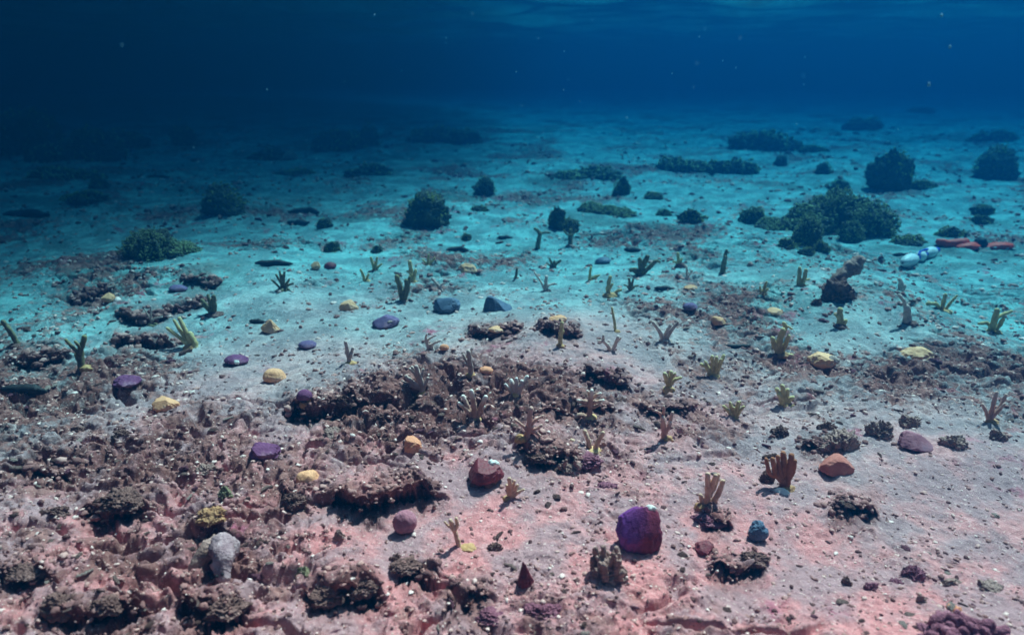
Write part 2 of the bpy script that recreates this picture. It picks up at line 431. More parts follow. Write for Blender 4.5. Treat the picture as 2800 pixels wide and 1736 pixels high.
def build_setting():
    radii = np.concatenate([np.geomspace(.12, 1.05, 40)[:-1], np.geomspace(1.05, 6, 820)[:-1], np.geomspace(6, 40, 260)])
    X, Y, Q = polar(64, 1480, 130, radii)
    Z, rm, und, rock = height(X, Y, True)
    rad = np.hypot(X, Y) + 1e-9
    X2 = X + X / rad * und; Y2 = Y + Y / rad * und           # push the foot of each ledge back under its lip
    ed = fbm2(X * 1.3, Y * 1.3, 4, 41)
    pink = sstep(4.9, 1.5, rad + .5 * ed)  # sand colour graded by camera distance, painting in the water's loss of red
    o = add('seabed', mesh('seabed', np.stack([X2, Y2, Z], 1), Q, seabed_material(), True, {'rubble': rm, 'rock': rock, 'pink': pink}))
    tag(o, kind='structure')
    # underside of the sea surface
    radii = np.concatenate([np.geomspace(.3, 40, 420)])
    X, Y, Q = polar(50, 520, 120, radii)
    Z = SURF_Z + np.zeros_like(X)
    rs = np.random.RandomState(5)
    for lam, amp in ((3.4, .020), (2.3, .016), (1.6, .011), (1.1, .006), (.7, .003), (.45, .001)):
        for _ in range(3):
            a = rs.rand() * 2 * np.pi; k = 2 * np.pi / lam
            Z += amp * np.sin(k * (X * math.cos(a) + Y * math.sin(a)) + rs.rand() * 6.3)
    m = bpy.data.materials.new('sea_surface'); m.use_nodes = True; n = m.node_tree.nodes; l = m.node_tree.links; n.clear()
    out = n.new('ShaderNodeOutputMaterial'); mx = n.new('ShaderNodeMixShader'); fr = n.new('ShaderNodeFresnel'); fr.inputs[0].default_value = 1.33
    tr = n.new('ShaderNodeBsdfTransparent'); gl = n.new('ShaderNodeBsdfGlossy'); gl.inputs['Roughness'].default_value = .11
    l.new(fr.outputs[0], mx.inputs[0]); l.new(tr.outputs[0], mx.inputs[1]); l.new(gl.outputs[0], mx.inputs[2]); l.new(mx.outputs[0], out.inputs[0])
    tag(add('water', mesh('water', np.stack([X, Y, Z], 1), Q, m)), kind='structure')
    # the body of water: one closed box of even density
    top = float(Z.max()) + .06; lo = -1.6; e = 42
    V = [(-e, -e, lo), (e, -e, lo), (e, e, lo), (-e, e, lo), (-e, -e, top), (e, -e, top), (e, e, top), (-e, e, top)]
    Fc = [(0, 3, 2, 1), (4, 5, 6, 7), (0, 1, 5, 4), (1, 2, 6, 5), (2, 3, 7, 6), (3, 0, 4, 7)]
    m = bpy.data.materials.new('haze'); m.use_nodes = True; n = m.node_tree.nodes; l = m.node_tree.links; n.clear()
    out = n.new('ShaderNodeOutputMaterial'); pv = n.new('ShaderNodeVolumePrincipled')
    pv.inputs['Density'].default_value = HAZE_D; pv.inputs['Anisotropy'].default_value = HAZE_G
    c = [s / HAZE_D for s in SIG_S]; ab = [max(0., 1 - a / (HAZE_D * (1 - k))) ** 2 for a, k in zip(SIG_A, c)]
    pv.inputs['Color'].default_value = (*c, 1); pv.inputs['Absorption Color'].default_value = (*ab, 1)
    l.new(pv.outputs[0], out.inputs['Volume'])
    tag(add('haze', mesh('haze', V, Fc, m, False)), kind='stuff')
build_setting()

def build_shade_cloud():
    # unseen volume added overhead to put the left of the scene in soft shade
    zc = 34.0; off = sd * (zc / sd.z)
    V, Fc = ico(5); V = V.copy()
    cx, cy_, rx, ry = SHADE_CLOUD
    r = np.hypot(V[:, 0], V[:, 1]); prof = np.sqrt(np.clip(1 - r * r, 0, 1))
    P = V.copy(); P[:, 2] = np.sign(V[:, 2]) * prof ** 2.4 * SHADE_CLOUD_T / 2 * (1 + .15 * n2(V[:, 0] * 4, V[:, 1] * 4, 3))
    wob = 1 + .05 * n2(V[:, 0] * 3, V[:, 1] * 3, 6)
    P[:, 0] = P[:, 0] * rx * wob + cx + off.x; P[:, 1] = P[:, 1] * ry * wob + cy_ + off.y; P[:, 2] += zc
    m = bpy.data.materials.new('added_shade_cloud'); m.use_nodes = True; n = m.node_tree.nodes; n.clear()
    out = n.new('ShaderNodeOutputMaterial'); pv = n.new('ShaderNodeVolumePrincipled'); pv.inputs['Density'].default_value = 1.0
    pv.inputs['Color'].default_value = (.8, .8, .8, 1); m.node_tree.links.new(pv.outputs[0], out.inputs['Volume'])
    tag(add('added_shade_cloud', mesh('added_shade_cloud', P, Fc, m)), kind='structure')
SHADE_CLOUD = (-17.5, 13.5, 17.9, 20.0); SHADE_CLOUD_T = 13
build_shade_cloud()

# ------------------------------------------------------------------ skins of living things and stones
def M(k):
    T = dict(
        brown=lambda: lump('brown_coral', (.46, .24, .18), (.66, .38, .30), None, 40, tip=(.95, .80, .74)),
        rosybrown=lambda: lump('rosy_brown_coral', (.50, .23, .185), (.70, .36, .29), None, 40, tip=(.95, .70, .62)),
        tan=lambda: lump('tan_coral', (.58, .33, .23), (.80, .50, .37), None, 40, tip=(.85, .56, .38)),
        darkbrown=lambda: lump('dark_brown_coral', (.28, .09, .045), (.44, .155, .085), None, 40, tip=(.56, .25, .15)),
        grey=lambda: lump('grey_coral', (.46, .31, .28), (.68, .49, .45), None, 40, tip=(.70, .56, .53)),
        pale=lambda: lump('pale_coral', (.62, .42, .37), (.80, .58, .52), None, 40, tip=(.92, .84, .82)),
        olive=lambda: lump('olive_coral', (.50, .35, .16), (.72, .53, .28), None, 40, tip=(.82, .66, .38)),
        dark=lambda: lump('dark_green_coral', (.13, .11, .07), (.27, .22, .13), None, 40, tip=(.40, .34, .14)),
        putty=lambda: lump('yellow_crust', (.46, .24, .10), (.62, .34, .17), None, 50, bs=.4),
        tanputty=lambda: lump('tan_crust', (.62, .35, .16), (.78, .46, .24), None, 50, bs=.4),
        brownputty=lambda: lump('brown_crust', (.38, .18, .09), (.54, .28, .15), None, 50, bs=.4),
        yellow=lambda: lump('yellow_massive_coral', (.76, .36, .20), (.90, .46, .27), (.94, .56, .36), 22, bs=.45, dust=(.60, .36, .30)),
        ochre=lambda: lump('ochre_massive_coral', (.72, .31, .17), (.87, .41, .23), (.90, .48, .30), 22, bs=.45, dust=(.60, .36, .30)),
        orange=lambda: lump('orange_massive_coral', (.70, .26, .15), (.86, .35, .21), (.90, .42, .27), 22, bs=.45, dust=(.60, .36, .30)),
        coralred=lambda: lump('rose_massive_coral', (.44, .13, .105), (.56, .20, .165), (.62, .28, .24), 14, bs=.35),
        violet=lambda: lump('violet_massive_coral', (.13, .038, .10), (.22, .075, .165), None, 16, bs=.35, dust=(.38, .20, .26)),
        mauve=lambda: lump('mauve_massive_coral', (.30, .105, .14), (.42, .17, .21), None, 16, bs=.35, dust=(.38, .20, .26)),
        blueviolet=lambda: lump('blue_violet_massive_coral', (.12, .075, .16), (.21, .135, .26), None, 16, bs=.35, dust=(.38, .20, .26)),
        slate=lambda: lump('slate_blue_massive_coral', (.06, .09, .15), (.12, .155, .24), None, 14, bs=.3, rough=.6, spec=.3),
        maroon=lambda: lump('maroon_coral', (.13, .014, .022), (.22, .03, .045), (.30, .07, .08), 16, bs=.5, rough=.6, spec=.35),
        rock=lambda: lump('reef_rock', (.24, .13, .11), (.46, .28, .25), (.62, .42, .37), 16, bs=1, bd=.006),
        darkrock=lambda: lump('dark_reef_rock', (.10, .045, .04), (.26, .13, .115), (.48, .28, .25), 18, bs=1, bd=.006),
        purplerock=lambda: lump('purple_crusted_rock', (.16, .05, .075), (.34, .12, .165), (.52, .25, .28), 22, bs=1, bd=.006),
        palerock=lambda: lump('pale_dead_coral', (.40, .25, .22), (.62, .45, .40), (.74, .60, .55), 20, bs=1, bd=.005),
        deadwhite=lambda: lump('bare_white_skeleton', (.72, .66, .62), (.84, .80, .77), None, 30, bs=.5),
        boulder=lambda: lump('algae_grown_boulder', (.06, .065, .055), (.14, .145, .11), (.27, .26, .19), 9, bs=1, bd=.02),
        algae=lambda: lump('green_algae', (.10, .11, .025), (.24, .24, .06), (.40, .38, .11), 12, bs=.8, bd=.01, tip=(.50, .52, .18)),
        bush=lambda: lump('bushy_coral', (.06, .075, .035), (.19, .21, .10), (.42, .42, .20), 10, bs=.8, bd=.01, tip=(.62, .64, .34)),
        cucumber=lambda: lump('sea_cucumber_skin', (.012, .010, .012), (.03, .026, .028), None, 30, rough=.6, bs=.7, spec=.3),
    )
    return T[k]()

# ------------------------------------------------------------------ small branching corals planted on the seabed
U = 1 / 3.484
def fragment(px, py, br, tint, base, label, tips=.0, s=U, lean=.24):
    """br: branches as (x0,z0, x1,z1, ..., width) traced units above the foot; base: (half width, height, skin, x shift)"""
    (X, Y, Z), mpp, a = place(px, py); k = s * mpp; kz = k / max(.55, math.cos(a)); rs = random.Random(int(px * 7 + py))
    t = thing('branching_coral', label, 'coral', (X, Y, Z), 'young branching corals planted across the seabed')
    allb = []
    for bi, b in enumerate(br):
        w = b[-1]; xy = b[:-1]; n = len(xy) // 2
        dy = rs.uniform(-lean, lean); L = max(abs(xy[2 * i + 1] - xy[1]) for i in range(n)) + 1
        pts = [(xy[2 * i] * k, dy * L * k * (i / (n - 1)) ** 1.2 + rs.uniform(-.04, .04) * L * k, xy[2 * i + 1] * kz + (-.012 if xy[2 * i + 1] <= 0 and i == 0 else 0)) for i in range(n)]
        r0 = w * .53 * k; rad = [r0 * (1.05 - .30 * (i / (n - 1))) for i in range(n)]
        V, Q, L2 = tube(pts, rad, 10, True, .19, bi + int(px))
        me = mesh('branch', V, Q, M(tint), True, {'tip': sstep(.52, .92, L2) * tips})
        add('branch', me, t)
    if base:
        bw, bh, bm, dx = base
        V, Fc = blob(bw * k, bw * k * .85, bh * k + .012, 3, .22, 1.5, seed=int(px + py))
        add('base', mesh('base', V, Fc, M(bm)), t, (dx * k, -.15 * bw * k, -.012))
    return t

FR = [
 (1469, 680, [(0,0,10,70,25,150,45), (25,140,0,170,-25,190,34), (22,140,60,152,115,150,24)], 'dark', None, 'dark leaning coral stub with a knob and side arm, before the two lobed grey rock', 0),
 (1559, 672, [(0,0,0,60,0,140,44), (0,100,-40,110,-62,150,20), (0,90,30,110,55,140,20)], 'dark', (50,20,'rock',0), 'dark upright coral stub with thin line trailing off to its right', .2),
 (1753, 751, [(0,0,10,80,50,165,58), (0,0,-12,80,-25,150,48), (-10,20,-60,40,-95,45,56), (20,20,70,60,130,125,46), (128,120,150,130,170,118,24)], 'dark', (45,20,'rock',10), 'dark many armed coral with one arm hooked over to the right, on pale sand', 0),
 (1974, 748, [(0,0,5,100,10,160,50), (10,150,20,180,25,215,36)], 'dark', (40,15,'rock',20), 'tall dark straight coral post standing alone on pale blue sand', 0),
 (1512, 734, [(0,0,-10,40,-35,95,26), (0,0,25,40,70,70,30), (0,0,5,40,10,70,26), (0,0,-30,30,-60,50,20)], 'dark', (50,15,'rock',0), 'small low dark branching coral beside a pale sand rise', 0),
 (1612, 766, [(0,0,0,60,5,130,28), (10,10,50,40,95,50,20), (10,0,50,15,80,35,18)], 'olive', (40,15,'brownputty',30), 'coral with one upright finger and two yellowish fingers to the right', .3),
 (1492, 794, [(0,0,-40,70,-110,170,22), (0,0,0,60,5,125,40), (0,10,30,50,85,65,22)], 'pale', (45,15,'rock',20), 'pale three armed coral with one long thin arm to the left', .3),
 (1724, 794, [(0,0,-10,50,-20,110,30), (0,0,10,50,25,95,28), (0,0,-30,40,-60,50,18), (10,10,40,40,70,40,20)], 'dark', None, 'little dark V shaped coral right of the yellow footed coral', 0),
 (1667, 809, [(-10,10,-20,80,0,170,42), (-10,60,10,90,20,110,26), (20,0,60,40,100,60,36)], 'olive', (85,40,'putty',10), 'spiky olive coral on a wide yellow lumpy foot', .2),
 (1856, 731, [(0,25,-10,80,-20,130,36), (0,30,-30,50,-55,55,26), (0,30,20,60,25,80,24)], 'olive', (55,50,'darkrock',10), 'greenish coral growing on a small dark stone', 0),
 (1878, 760, [(0,0,0,50,-5,100,22), (0,0,30,40,50,70,15)], 'pale', None, 'faint thin pale coral sprig', 0),
 (1409, 760, [(0,0,10,45,15,95,28)], 'dark', (30,12,'rock',10), 'short dark single coral stub left of the three armed pale coral', 0),
 (2086, 803, [(0,0,10,60,20,110,30), (-10,0,-25,40,-30,60,26), (0,0,25,30,40,50,22)], 'olive', (45,20,'brownputty',0), 'short olive coral tuft standing on the bluish rise', 0),
 (2189, 779, [(-15,0,-15,80,-15,150,42), (10,0,25,60,30,140,42), (10,30,50,50,75,55,24)], 'olive', (40,15,'putty',20), 'dark and yellow twin column coral left of the arched grey slab', .3),
 (2463, 793, [(0,0,-5,60,-25,95,55), (10,0,25,25,30,40,40)], 'grey', None, 'small bluish grey coral stub in front of the white floats', 0),
 (2298, 891, [(0,0,-10,70,-20,150,60), (0,40,-40,90,-75,115,32), (5,0,25,30,38,50,50)], 'olive', (70,30,'darkrock',-5), 'stubby leaning olive coral on a dark stone, below the arched slab', 0),
 (2482, 882, [(0,0,-20,80,-40,150,74), (-40,140,-80,210,-130,262,34), (-35,130,-32,170,-20,185,26)], 'grey', (75,30,'darkrock',20), 'grey coral with a thin pinkish arm reaching up to the left', .5),
 (2576, 848, [(0,0,0,70,10,145,40), (15,0,60,60,115,135,28), (-10,0,-60,60,-130,70,40), (-120,60,-145,70,-160,45,30)], 'olive', (75,14,'tanputty',20), 'yellowish coral spread in a wide V on a flat pale foot', .3),
 (2711, 908, [(-10,0,-20,100,-30,225,60), (-10,130,60,160,150,195,40), (-10,60,-70,90,-130,80,36), (0,0,60,70,80,130,44)], 'olive', (80,35,'putty',15), 'yellow footed coral with one finger pointing level to the right, near the right edge', .2),
 (2134, 968, [(-10,0,-30,120,-20,240,60), (-10,180,20,250,0,285,48), (10,20,30,100,40,185,46), (-20,235,40,262,75,240,26), (0,0,-70,80,-90,150,48), (20,0,60,-10,110,-14,48)], 'olive', (70,30,'brownputty',10), 'tall twisted olive coral with a bent over crest', .35),
 (1532, 943, [(0,0,0,100,10,212,42), (5,90,25,120,28,132,22)], 'olive', (45,22,'putty',0), 'single straight greenish coral column on top of the pale mound', .3),
 (1684, 906, [(0,0,-15,90,-40,205,28)], 'olive', (40,18,'putty',10), 'thin single coral spike leaning left from a yellow foot', .1),
 (1816, 935, [(0,0,-40,90,-120,190,45), (10,0,50,90,120,180,36), (0,20,20,100,50,155,36), (-60,130,-90,190,-150,200,18), (70,110,100,150,170,190,15)], 'grey', (70,40,'palerock',10), 'dark antler shaped coral spread wide above a white and yellow stone', .1),
 (1671, 959, [(0,0,-30,50,-75,92,38), (-75,88,-80,120,-80,145,25), (-70,80,-110,95,-135,100,20), (0,0,40,60,60,132,38), (55,90,80,110,88,125,18)], 'pale', None, 'small pale U shaped antler coral', .2),
 (1951, 1024, [(-20,0,-60,70,-120,90,46), (-60,70,-80,110,-90,122,26), (-10,0,-15,80,-30,172,42), (0,0,10,90,10,165,40), (20,0,50,80,90,165,42), (10,20,40,90,52,150,32)], 'olive', (55,14,'tanputty',10), 'yellow green hand shaped coral with raised fingers, below the twisted crested coral', .5),
 (1828, 1067, [(0,40,-20,100,-55,165,50), (0,40,10,110,10,175,46), (10,50,50,100,110,112,36), (0,60,20,120,45,165,32)], 'olive', (62,55,'tanputty',0), 'yellow cup shaped coral on a small rounded stone', .6),
 (2007, 1144, [(0,0,-50,60,-110,112,36), (0,0,-20,70,-50,142,36), (0,0,10,70,20,155,36), (0,0,40,70,72,118,36), (5,0,-5,60,-20,110,30), (0,0,25,60,45,152,30)], 'olive', (50,24,'tanputty',10), 'mustard brown coral tuft of many fingers on a tan foot', .2),
 (1612, 1136, [(0,0,0,110,5,255,48), (0,110,-50,135,-112,142,38), (0,95,-50,105,-92,98,32), (0,120,60,130,122,145,38), (0,150,50,190,92,212,34), (0,90,50,80,102,110,34), (0,170,-10,210,-30,232,26), (-20,0,-80,5,-150,-8,52)], 'brown', (65,20,'tanputty',15), 'brown cross shaped coral with white tipped arms on a tan foot', 1),
 (1409, 1075, [(0,0,-20,60,-40,112,50), (0,0,10,70,10,135,46), (15,0,60,60,112,142,46), (10,20,50,80,62,112,46), (0,0,-60,40,-95,85,40)], 'pale', (50,14,'tanputty',0), 'pale stubby fingered coral with whitish ends', .7),
 (1443, 1196, [(0,0,10,110,30,262,56), (0,80,-50,110,-122,162,30), (20,100,70,160,142,192,32), (20,70,80,80,132,110,30), (20,60,70,50,112,20,36), (0,60,-20,20,-50,-20,40), (0,70,20,90,42,100,42)], 'rosybrown', (60,40,'putty',-70), 'spiny star shaped rosy brown coral with a yellow foot to its left', .35),
 (1816, 1196, [(0,0,-10,90,-30,192,56), (-30,180,-20,240,-25,292,28), (-30,190,-60,230,-102,252,28), (10,40,50,130,72,212,36), (0,30,30,90,52,132,46)], 'rosybrown', (65,26,'brownputty',30), 'slim rosy coral with a forked top on a brown foot', .5),
 (958, 992, [(0,0,-15,80,-30,192,42), (0,50,15,90,30,132,36), (-15,60,-35,90,-40,102,26)], 'grey', (65,24,'putty',5), 'small grey V shaped coral with a bright yellow foot, alone on smooth blue silt', .2),
 (1176, 955, [(0,0,-30,70,-35,102,36), (-30,80,10,110,62,132,22), (0,30,40,60,102,86,26), (0,50,20,20,32,-5,28), (-35,90,-35,120,-25,145,20)], 'pale', (40,16,'rock',0), 'pale Y shaped coral sprig left of the little pink dome', .6),
 (1288, 1021, [(0,0,-5,100,-20,222,50), (-10,80,-50,130,-72,172,28), (-10,120,-10,180,12,232,28), (0,60,-35,80,-60,105,26)], 'grey', (55,16,'putty',-5), 'upright greyish coral with a yellow foot beside the little orange dome', .4),
 (1156, 1073, [(0,0,-10,110,-50,252,50), (-20,80,-40,170,-92,232,40), (-20,40,-80,90,-152,152,46), (-10,30,-90,60,-172,80,36), (-30,110,-60,170,-112,222,36), (0,20,30,90,52,132,40), (-20,120,0,180,12,212,36), (-100,80,-150,90,-192,112,20)], 'grey', (75,24,'putty',15), 'large grey fan of branches with yellow foot on a dark flat rock', .1),
 (1297, 1141, [(-20,0,-60,90,-105,182,50), (0,0,0,120,-20,252,55), (10,0,60,90,112,205,50), (-40,40,-90,90,-142,132,44), (30,20,70,60,92,105,40), (95,175,135,200,152,225,25), (-20,220,20,250,32,262,24)], 'brown', (60,16,'tanputty',15), 'brown candelabra coral with bright white tips, left of the cross shaped one', 1),
 (528, 949, [(0,0,-50,130,-102,262,46), (-20,0,-90,110,-162,238,36), (-40,20,-120,90,-217,182,36), (20,0,10,60,-20,122,60)], 'olive', (70,36,'brownputty',-30), 'yellow green coral of three long fingers all leaning left', .5),
 (583, 857, [(0,0,0,80,30,162,50), (-10,0,-40,70,-82,132,36), (10,0,30,80,42,172,46), (-5,0,-20,90,-40,162,36), (0,0,-60,50,-92,92,26)], 'dark', (95,24,'darkrock',20), 'dark fan coral on a flat dark plate, above the left leaning yellow coral', 0),
 (43, 943, [(20,0,0,120,-50,232,50), (-40,190,-90,200,-152,192,26)], 'dark', (75,30,'darkrock',0), 'dark bent coral column at the left edge', 0),
 (224, 1005, [(0,0,0,150,50,272,58), (0,140,-40,200,-82,272,36), (0,130,20,200,-10,252,30), (0,40,-20,60,-40,120,40)], 'dark', (60,30,'putty',40), 'dark forked coral with a yellowish foot in the shade on the left', .6),
 (413, 885, [(0,0,10,70,20,162,18), (0,20,40,50,112,62,20), (0,40,-20,100,-30,142,14)], 'grey', (55,14,'dark',20), 'thin greyish coral sprig beside a dark ledge, on the left', .5),
 (1102, 820, [(0,0,-20,120,-45,222,58), (10,20,50,110,42,182,56), (20,80,60,150,72,212,36)], 'dark', (45,14,'rock',10), 'broad dark Y shaped coral above the slate blue lump', .2),
 (1128, 770, [(0,0,-10,90,-20,182,44), (0,0,20,60,32,102,40), (0,60,-30,90,-45,100,24)], 'olive', (45,18,'putty',10), 'yellow green coral just behind the broad dark Y shaped one', .4),
 (775, 792, [(0,0,10,70,25,165,26), (0,0,-20,60,-60,135,26), (0,0,-10,70,-20,170,26), (0,0,30,50,70,100,26), (0,0,-50,40,-100,90,24), (0,0,40,40,100,60,24), (0,0,-5,60,0,130,40)], 'dark', (70,24,'dark',0), 'bushy dark green coral of many thin fingers, above the yellow lump', 0),
 (999, 768, [(0,0,-15,60,-32,112,28), (5,0,20,30,32,62,24)], 'olive', (35,20,'tanputty',20), 'short leaning olive coral stub with a pale foot', .2),
 (1024, 740, [(0,0,-10,60,-25,122,30), (0,10,20,70,32,122,26), (0,0,40,40,70,60,24)], 'olive', (40,14,'rock',0), 'little olive V shaped coral behind the dark purple pebble', .2),
 (1171, 725, [(0,0,0,50,10,97,26), (0,0,30,30,62,62,24), (0,0,-30,30,-50,50,22)], 'olive', (40,16,'brownputty',0), 'small dull olive coral tuft left of the yellow and dark slab', 0),
 (1197, 795, [(50,0,0,60,-50,112,30), (20,30,40,60,70,70,24)], 'grey', None, 'fallen grey coral branch leaning left between rubble', 0),
 (1617, 1229, [(-5,0,-30,80,-68,165,48), (25,0,60,80,101,165,48), (-20,0,-90,25,-190,88,46)], 'tan', (95,24,'tanputty',10), 'tan coral of three bare spikes rising from a tan foot', .7),
 (1931, 1379, [(0,0,0,120,-27,297,60), (0,90,30,190,47,290,52), (20,80,70,170,95,256,48), (30,0,100,90,135,216,55), (-10,0,-40,30,-60,80,50)], 'tan', (80,24,'brownputty',-40), 'tan coral like a raised hand of thick fingers, right of the big purple coral', .15),
 (1394, 1359, [(10,0,10,80,-5,192,46), (10,0,50,60,72,112,36), (10,0,70,50,132,76,30), (0,0,-10,60,-30,122,36), (5,10,30,90,45,160,34)], 'tan', (60,24,'putty',-20), 'pale tan branching coral leaning against the maroon lump', .5),
 (1258, 1491, [(0,0,-30,70,-55,152,50), (-55,140,-70,190,-82,237,46), (-50,140,-20,180,-30,242,40), (-60,150,-110,180,-137,212,26)], 'tan', (95,16,'putty',70), 'tan coral with a clubbed head and a flat ochre sheet spreading from its foot', .6),
 (2146, 1332, [(0,0,-20,150,-30,282,70), (0,0,30,150,32,282,70), (-10,40,-100,110,-152,262,56), (-60,90,-160,120,-205,252,46), (20,60,60,150,56,252,46), (-10,20,-60,110,-90,268,50)], 'darkbrown', (80,30,'brownputty',30), 'thick dark brown hand shaped coral with a white shell at its foot', .2),
 (2143, 1105, [(0,0,-40,80,-72,132,50), (0,0,-10,90,-30,167,50), (0,0,20,70,22,132,50), (10,0,50,50,72,72,46), (0,0,-25,60,-60,92,46)], 'olive', (75,24,'tanputty',40), 'chubby yellowish coral fan with a tan foot to its right', .5),
 (2703, 1151, [(0,0,20,110,50,252,42), (10,20,70,110,122,242,38), (0,20,-40,90,-82,152,36), (0,0,30,60,90,180,34)], 'rosybrown', (70,24,'brownputty',30), 'pinkish coral of long fingers sweeping right, near the right edge', .4),
]
for a in FR: fragment(a[0], a[1], a[2], a[3], a[4], a[5], a[6])

# ------------------------------------------------------------------ massive corals: a living cap on a darker base
def nub(px, py, w, h, skin, shape, label, base='darkrock', patch=None, rot=0.0, cat='coral'):
    (X, Y, Z), mpp, a = place(px, py); hw = w * mpp / 2; hz = max(.5 * h, h - .34 * w * math.sin(a)) * mpp / max(.6, math.cos(a)); s = int(px * 3 + py)
    Y += hw * .55
    Z = float(height(np.array([X]), np.array([Y]))[0])
    t = thing('massive_coral', label, cat, (X, Y, Z), 'smooth massive corals lying on the seabed')
    V, Fc = blob(hw * .8, hw * .68, hz * .55 + .02, 4, .25, 1.6, .2, seed=s + 1, pits=.05)
    add('base', mesh('base', V, Fc, M(base)), t, (0, 0, -.03))
    K = dict(dome=(.10, .9, .0, 0, .25), chunk=(.20, 1.0, .10, 5, .35), lumpy=(.22, 1.3, .05, 2, .3), wedge=(.16, .9, .06, 6, .2), ball=(.09, 1.0, 0, 0, .75), cone=(.30, 1.4, .20, 3, .5), slab=(.20, 1.1, .05, 3, .2), folded=(.20, 1.2, .30, 1, .3), block=(.30, 1.15, .10, 3, .55))[shape]
    V, Fc = blob(1, .85, 1, 5, K[0], K[1], K[2], s, K[4], 0, K[3])
    if shape == 'block':
        V = np.sign(V) * np.abs(V) ** .78; V[:, :2] *= (1 - .22 * np.clip(V[:, 2:], 0, 1) ** 2)
    if shape == 'cone': V[:, :2] *= (1 - .62 * np.clip(V[:, 2:], 0, 1) ** 1.2)
    if shape == 'wedge': V[:, 2] *= .65 + .45 * np.clip((1 - V[:, 0]) / 2, 0, 1) * (1 if s % 2 else -1) + (.0 if s % 2 else .45)
    if shape in ('dome', 'lumpy', 'chunk'):    # rim overhanging the base
        u = np.clip(.30 - V[:, 2], 0, .3) / .3; V[:, :2] *= (1 - .28 * u * u)[:, None]
    V = V / np.array([np.abs(V[:, 0]).max(), np.abs(V[:, 1]).max(), V[:, 2].max()])
    V = V * np.array([hw, hw * .85, hz * .84]); V = V + .0012 * fbm3(V / max(hw, .02) * 7, 2, 4)[:, None]
    c = add('living_cap', mesh('living_cap', V, Fc, M(skin)), t, (0, 0, hz * .03), rot); c.rotation_euler = (random.Random(s).uniform(-.12, .12), random.Random(s + 1).uniform(-.14, .14), rot)
    if patch:
        dx, dz, pw, pm = patch; q = ico(3)[0] * np.array([pw, pw * .6, pw * .7]) * hw
        q = q * (1 + .25 * fbm3(q / (pw * hw) * 1.4 + s, 2, 2))[:, None]
        d = V - np.array([dx * hw, -9, dz * hz]); k = np.argmin((V[:, 0] - dx * hw) ** 2 + (V[:, 2] - dz * hz) ** 2 + (V[:, 1] > 0) * 9)
        add('bare_patch', mesh('bare_patch', q, ico(3)[1], M(pm)), c, tuple(V[k] + np.array([0, pw * hw * .38, -pw * hw * .15])))
    return t

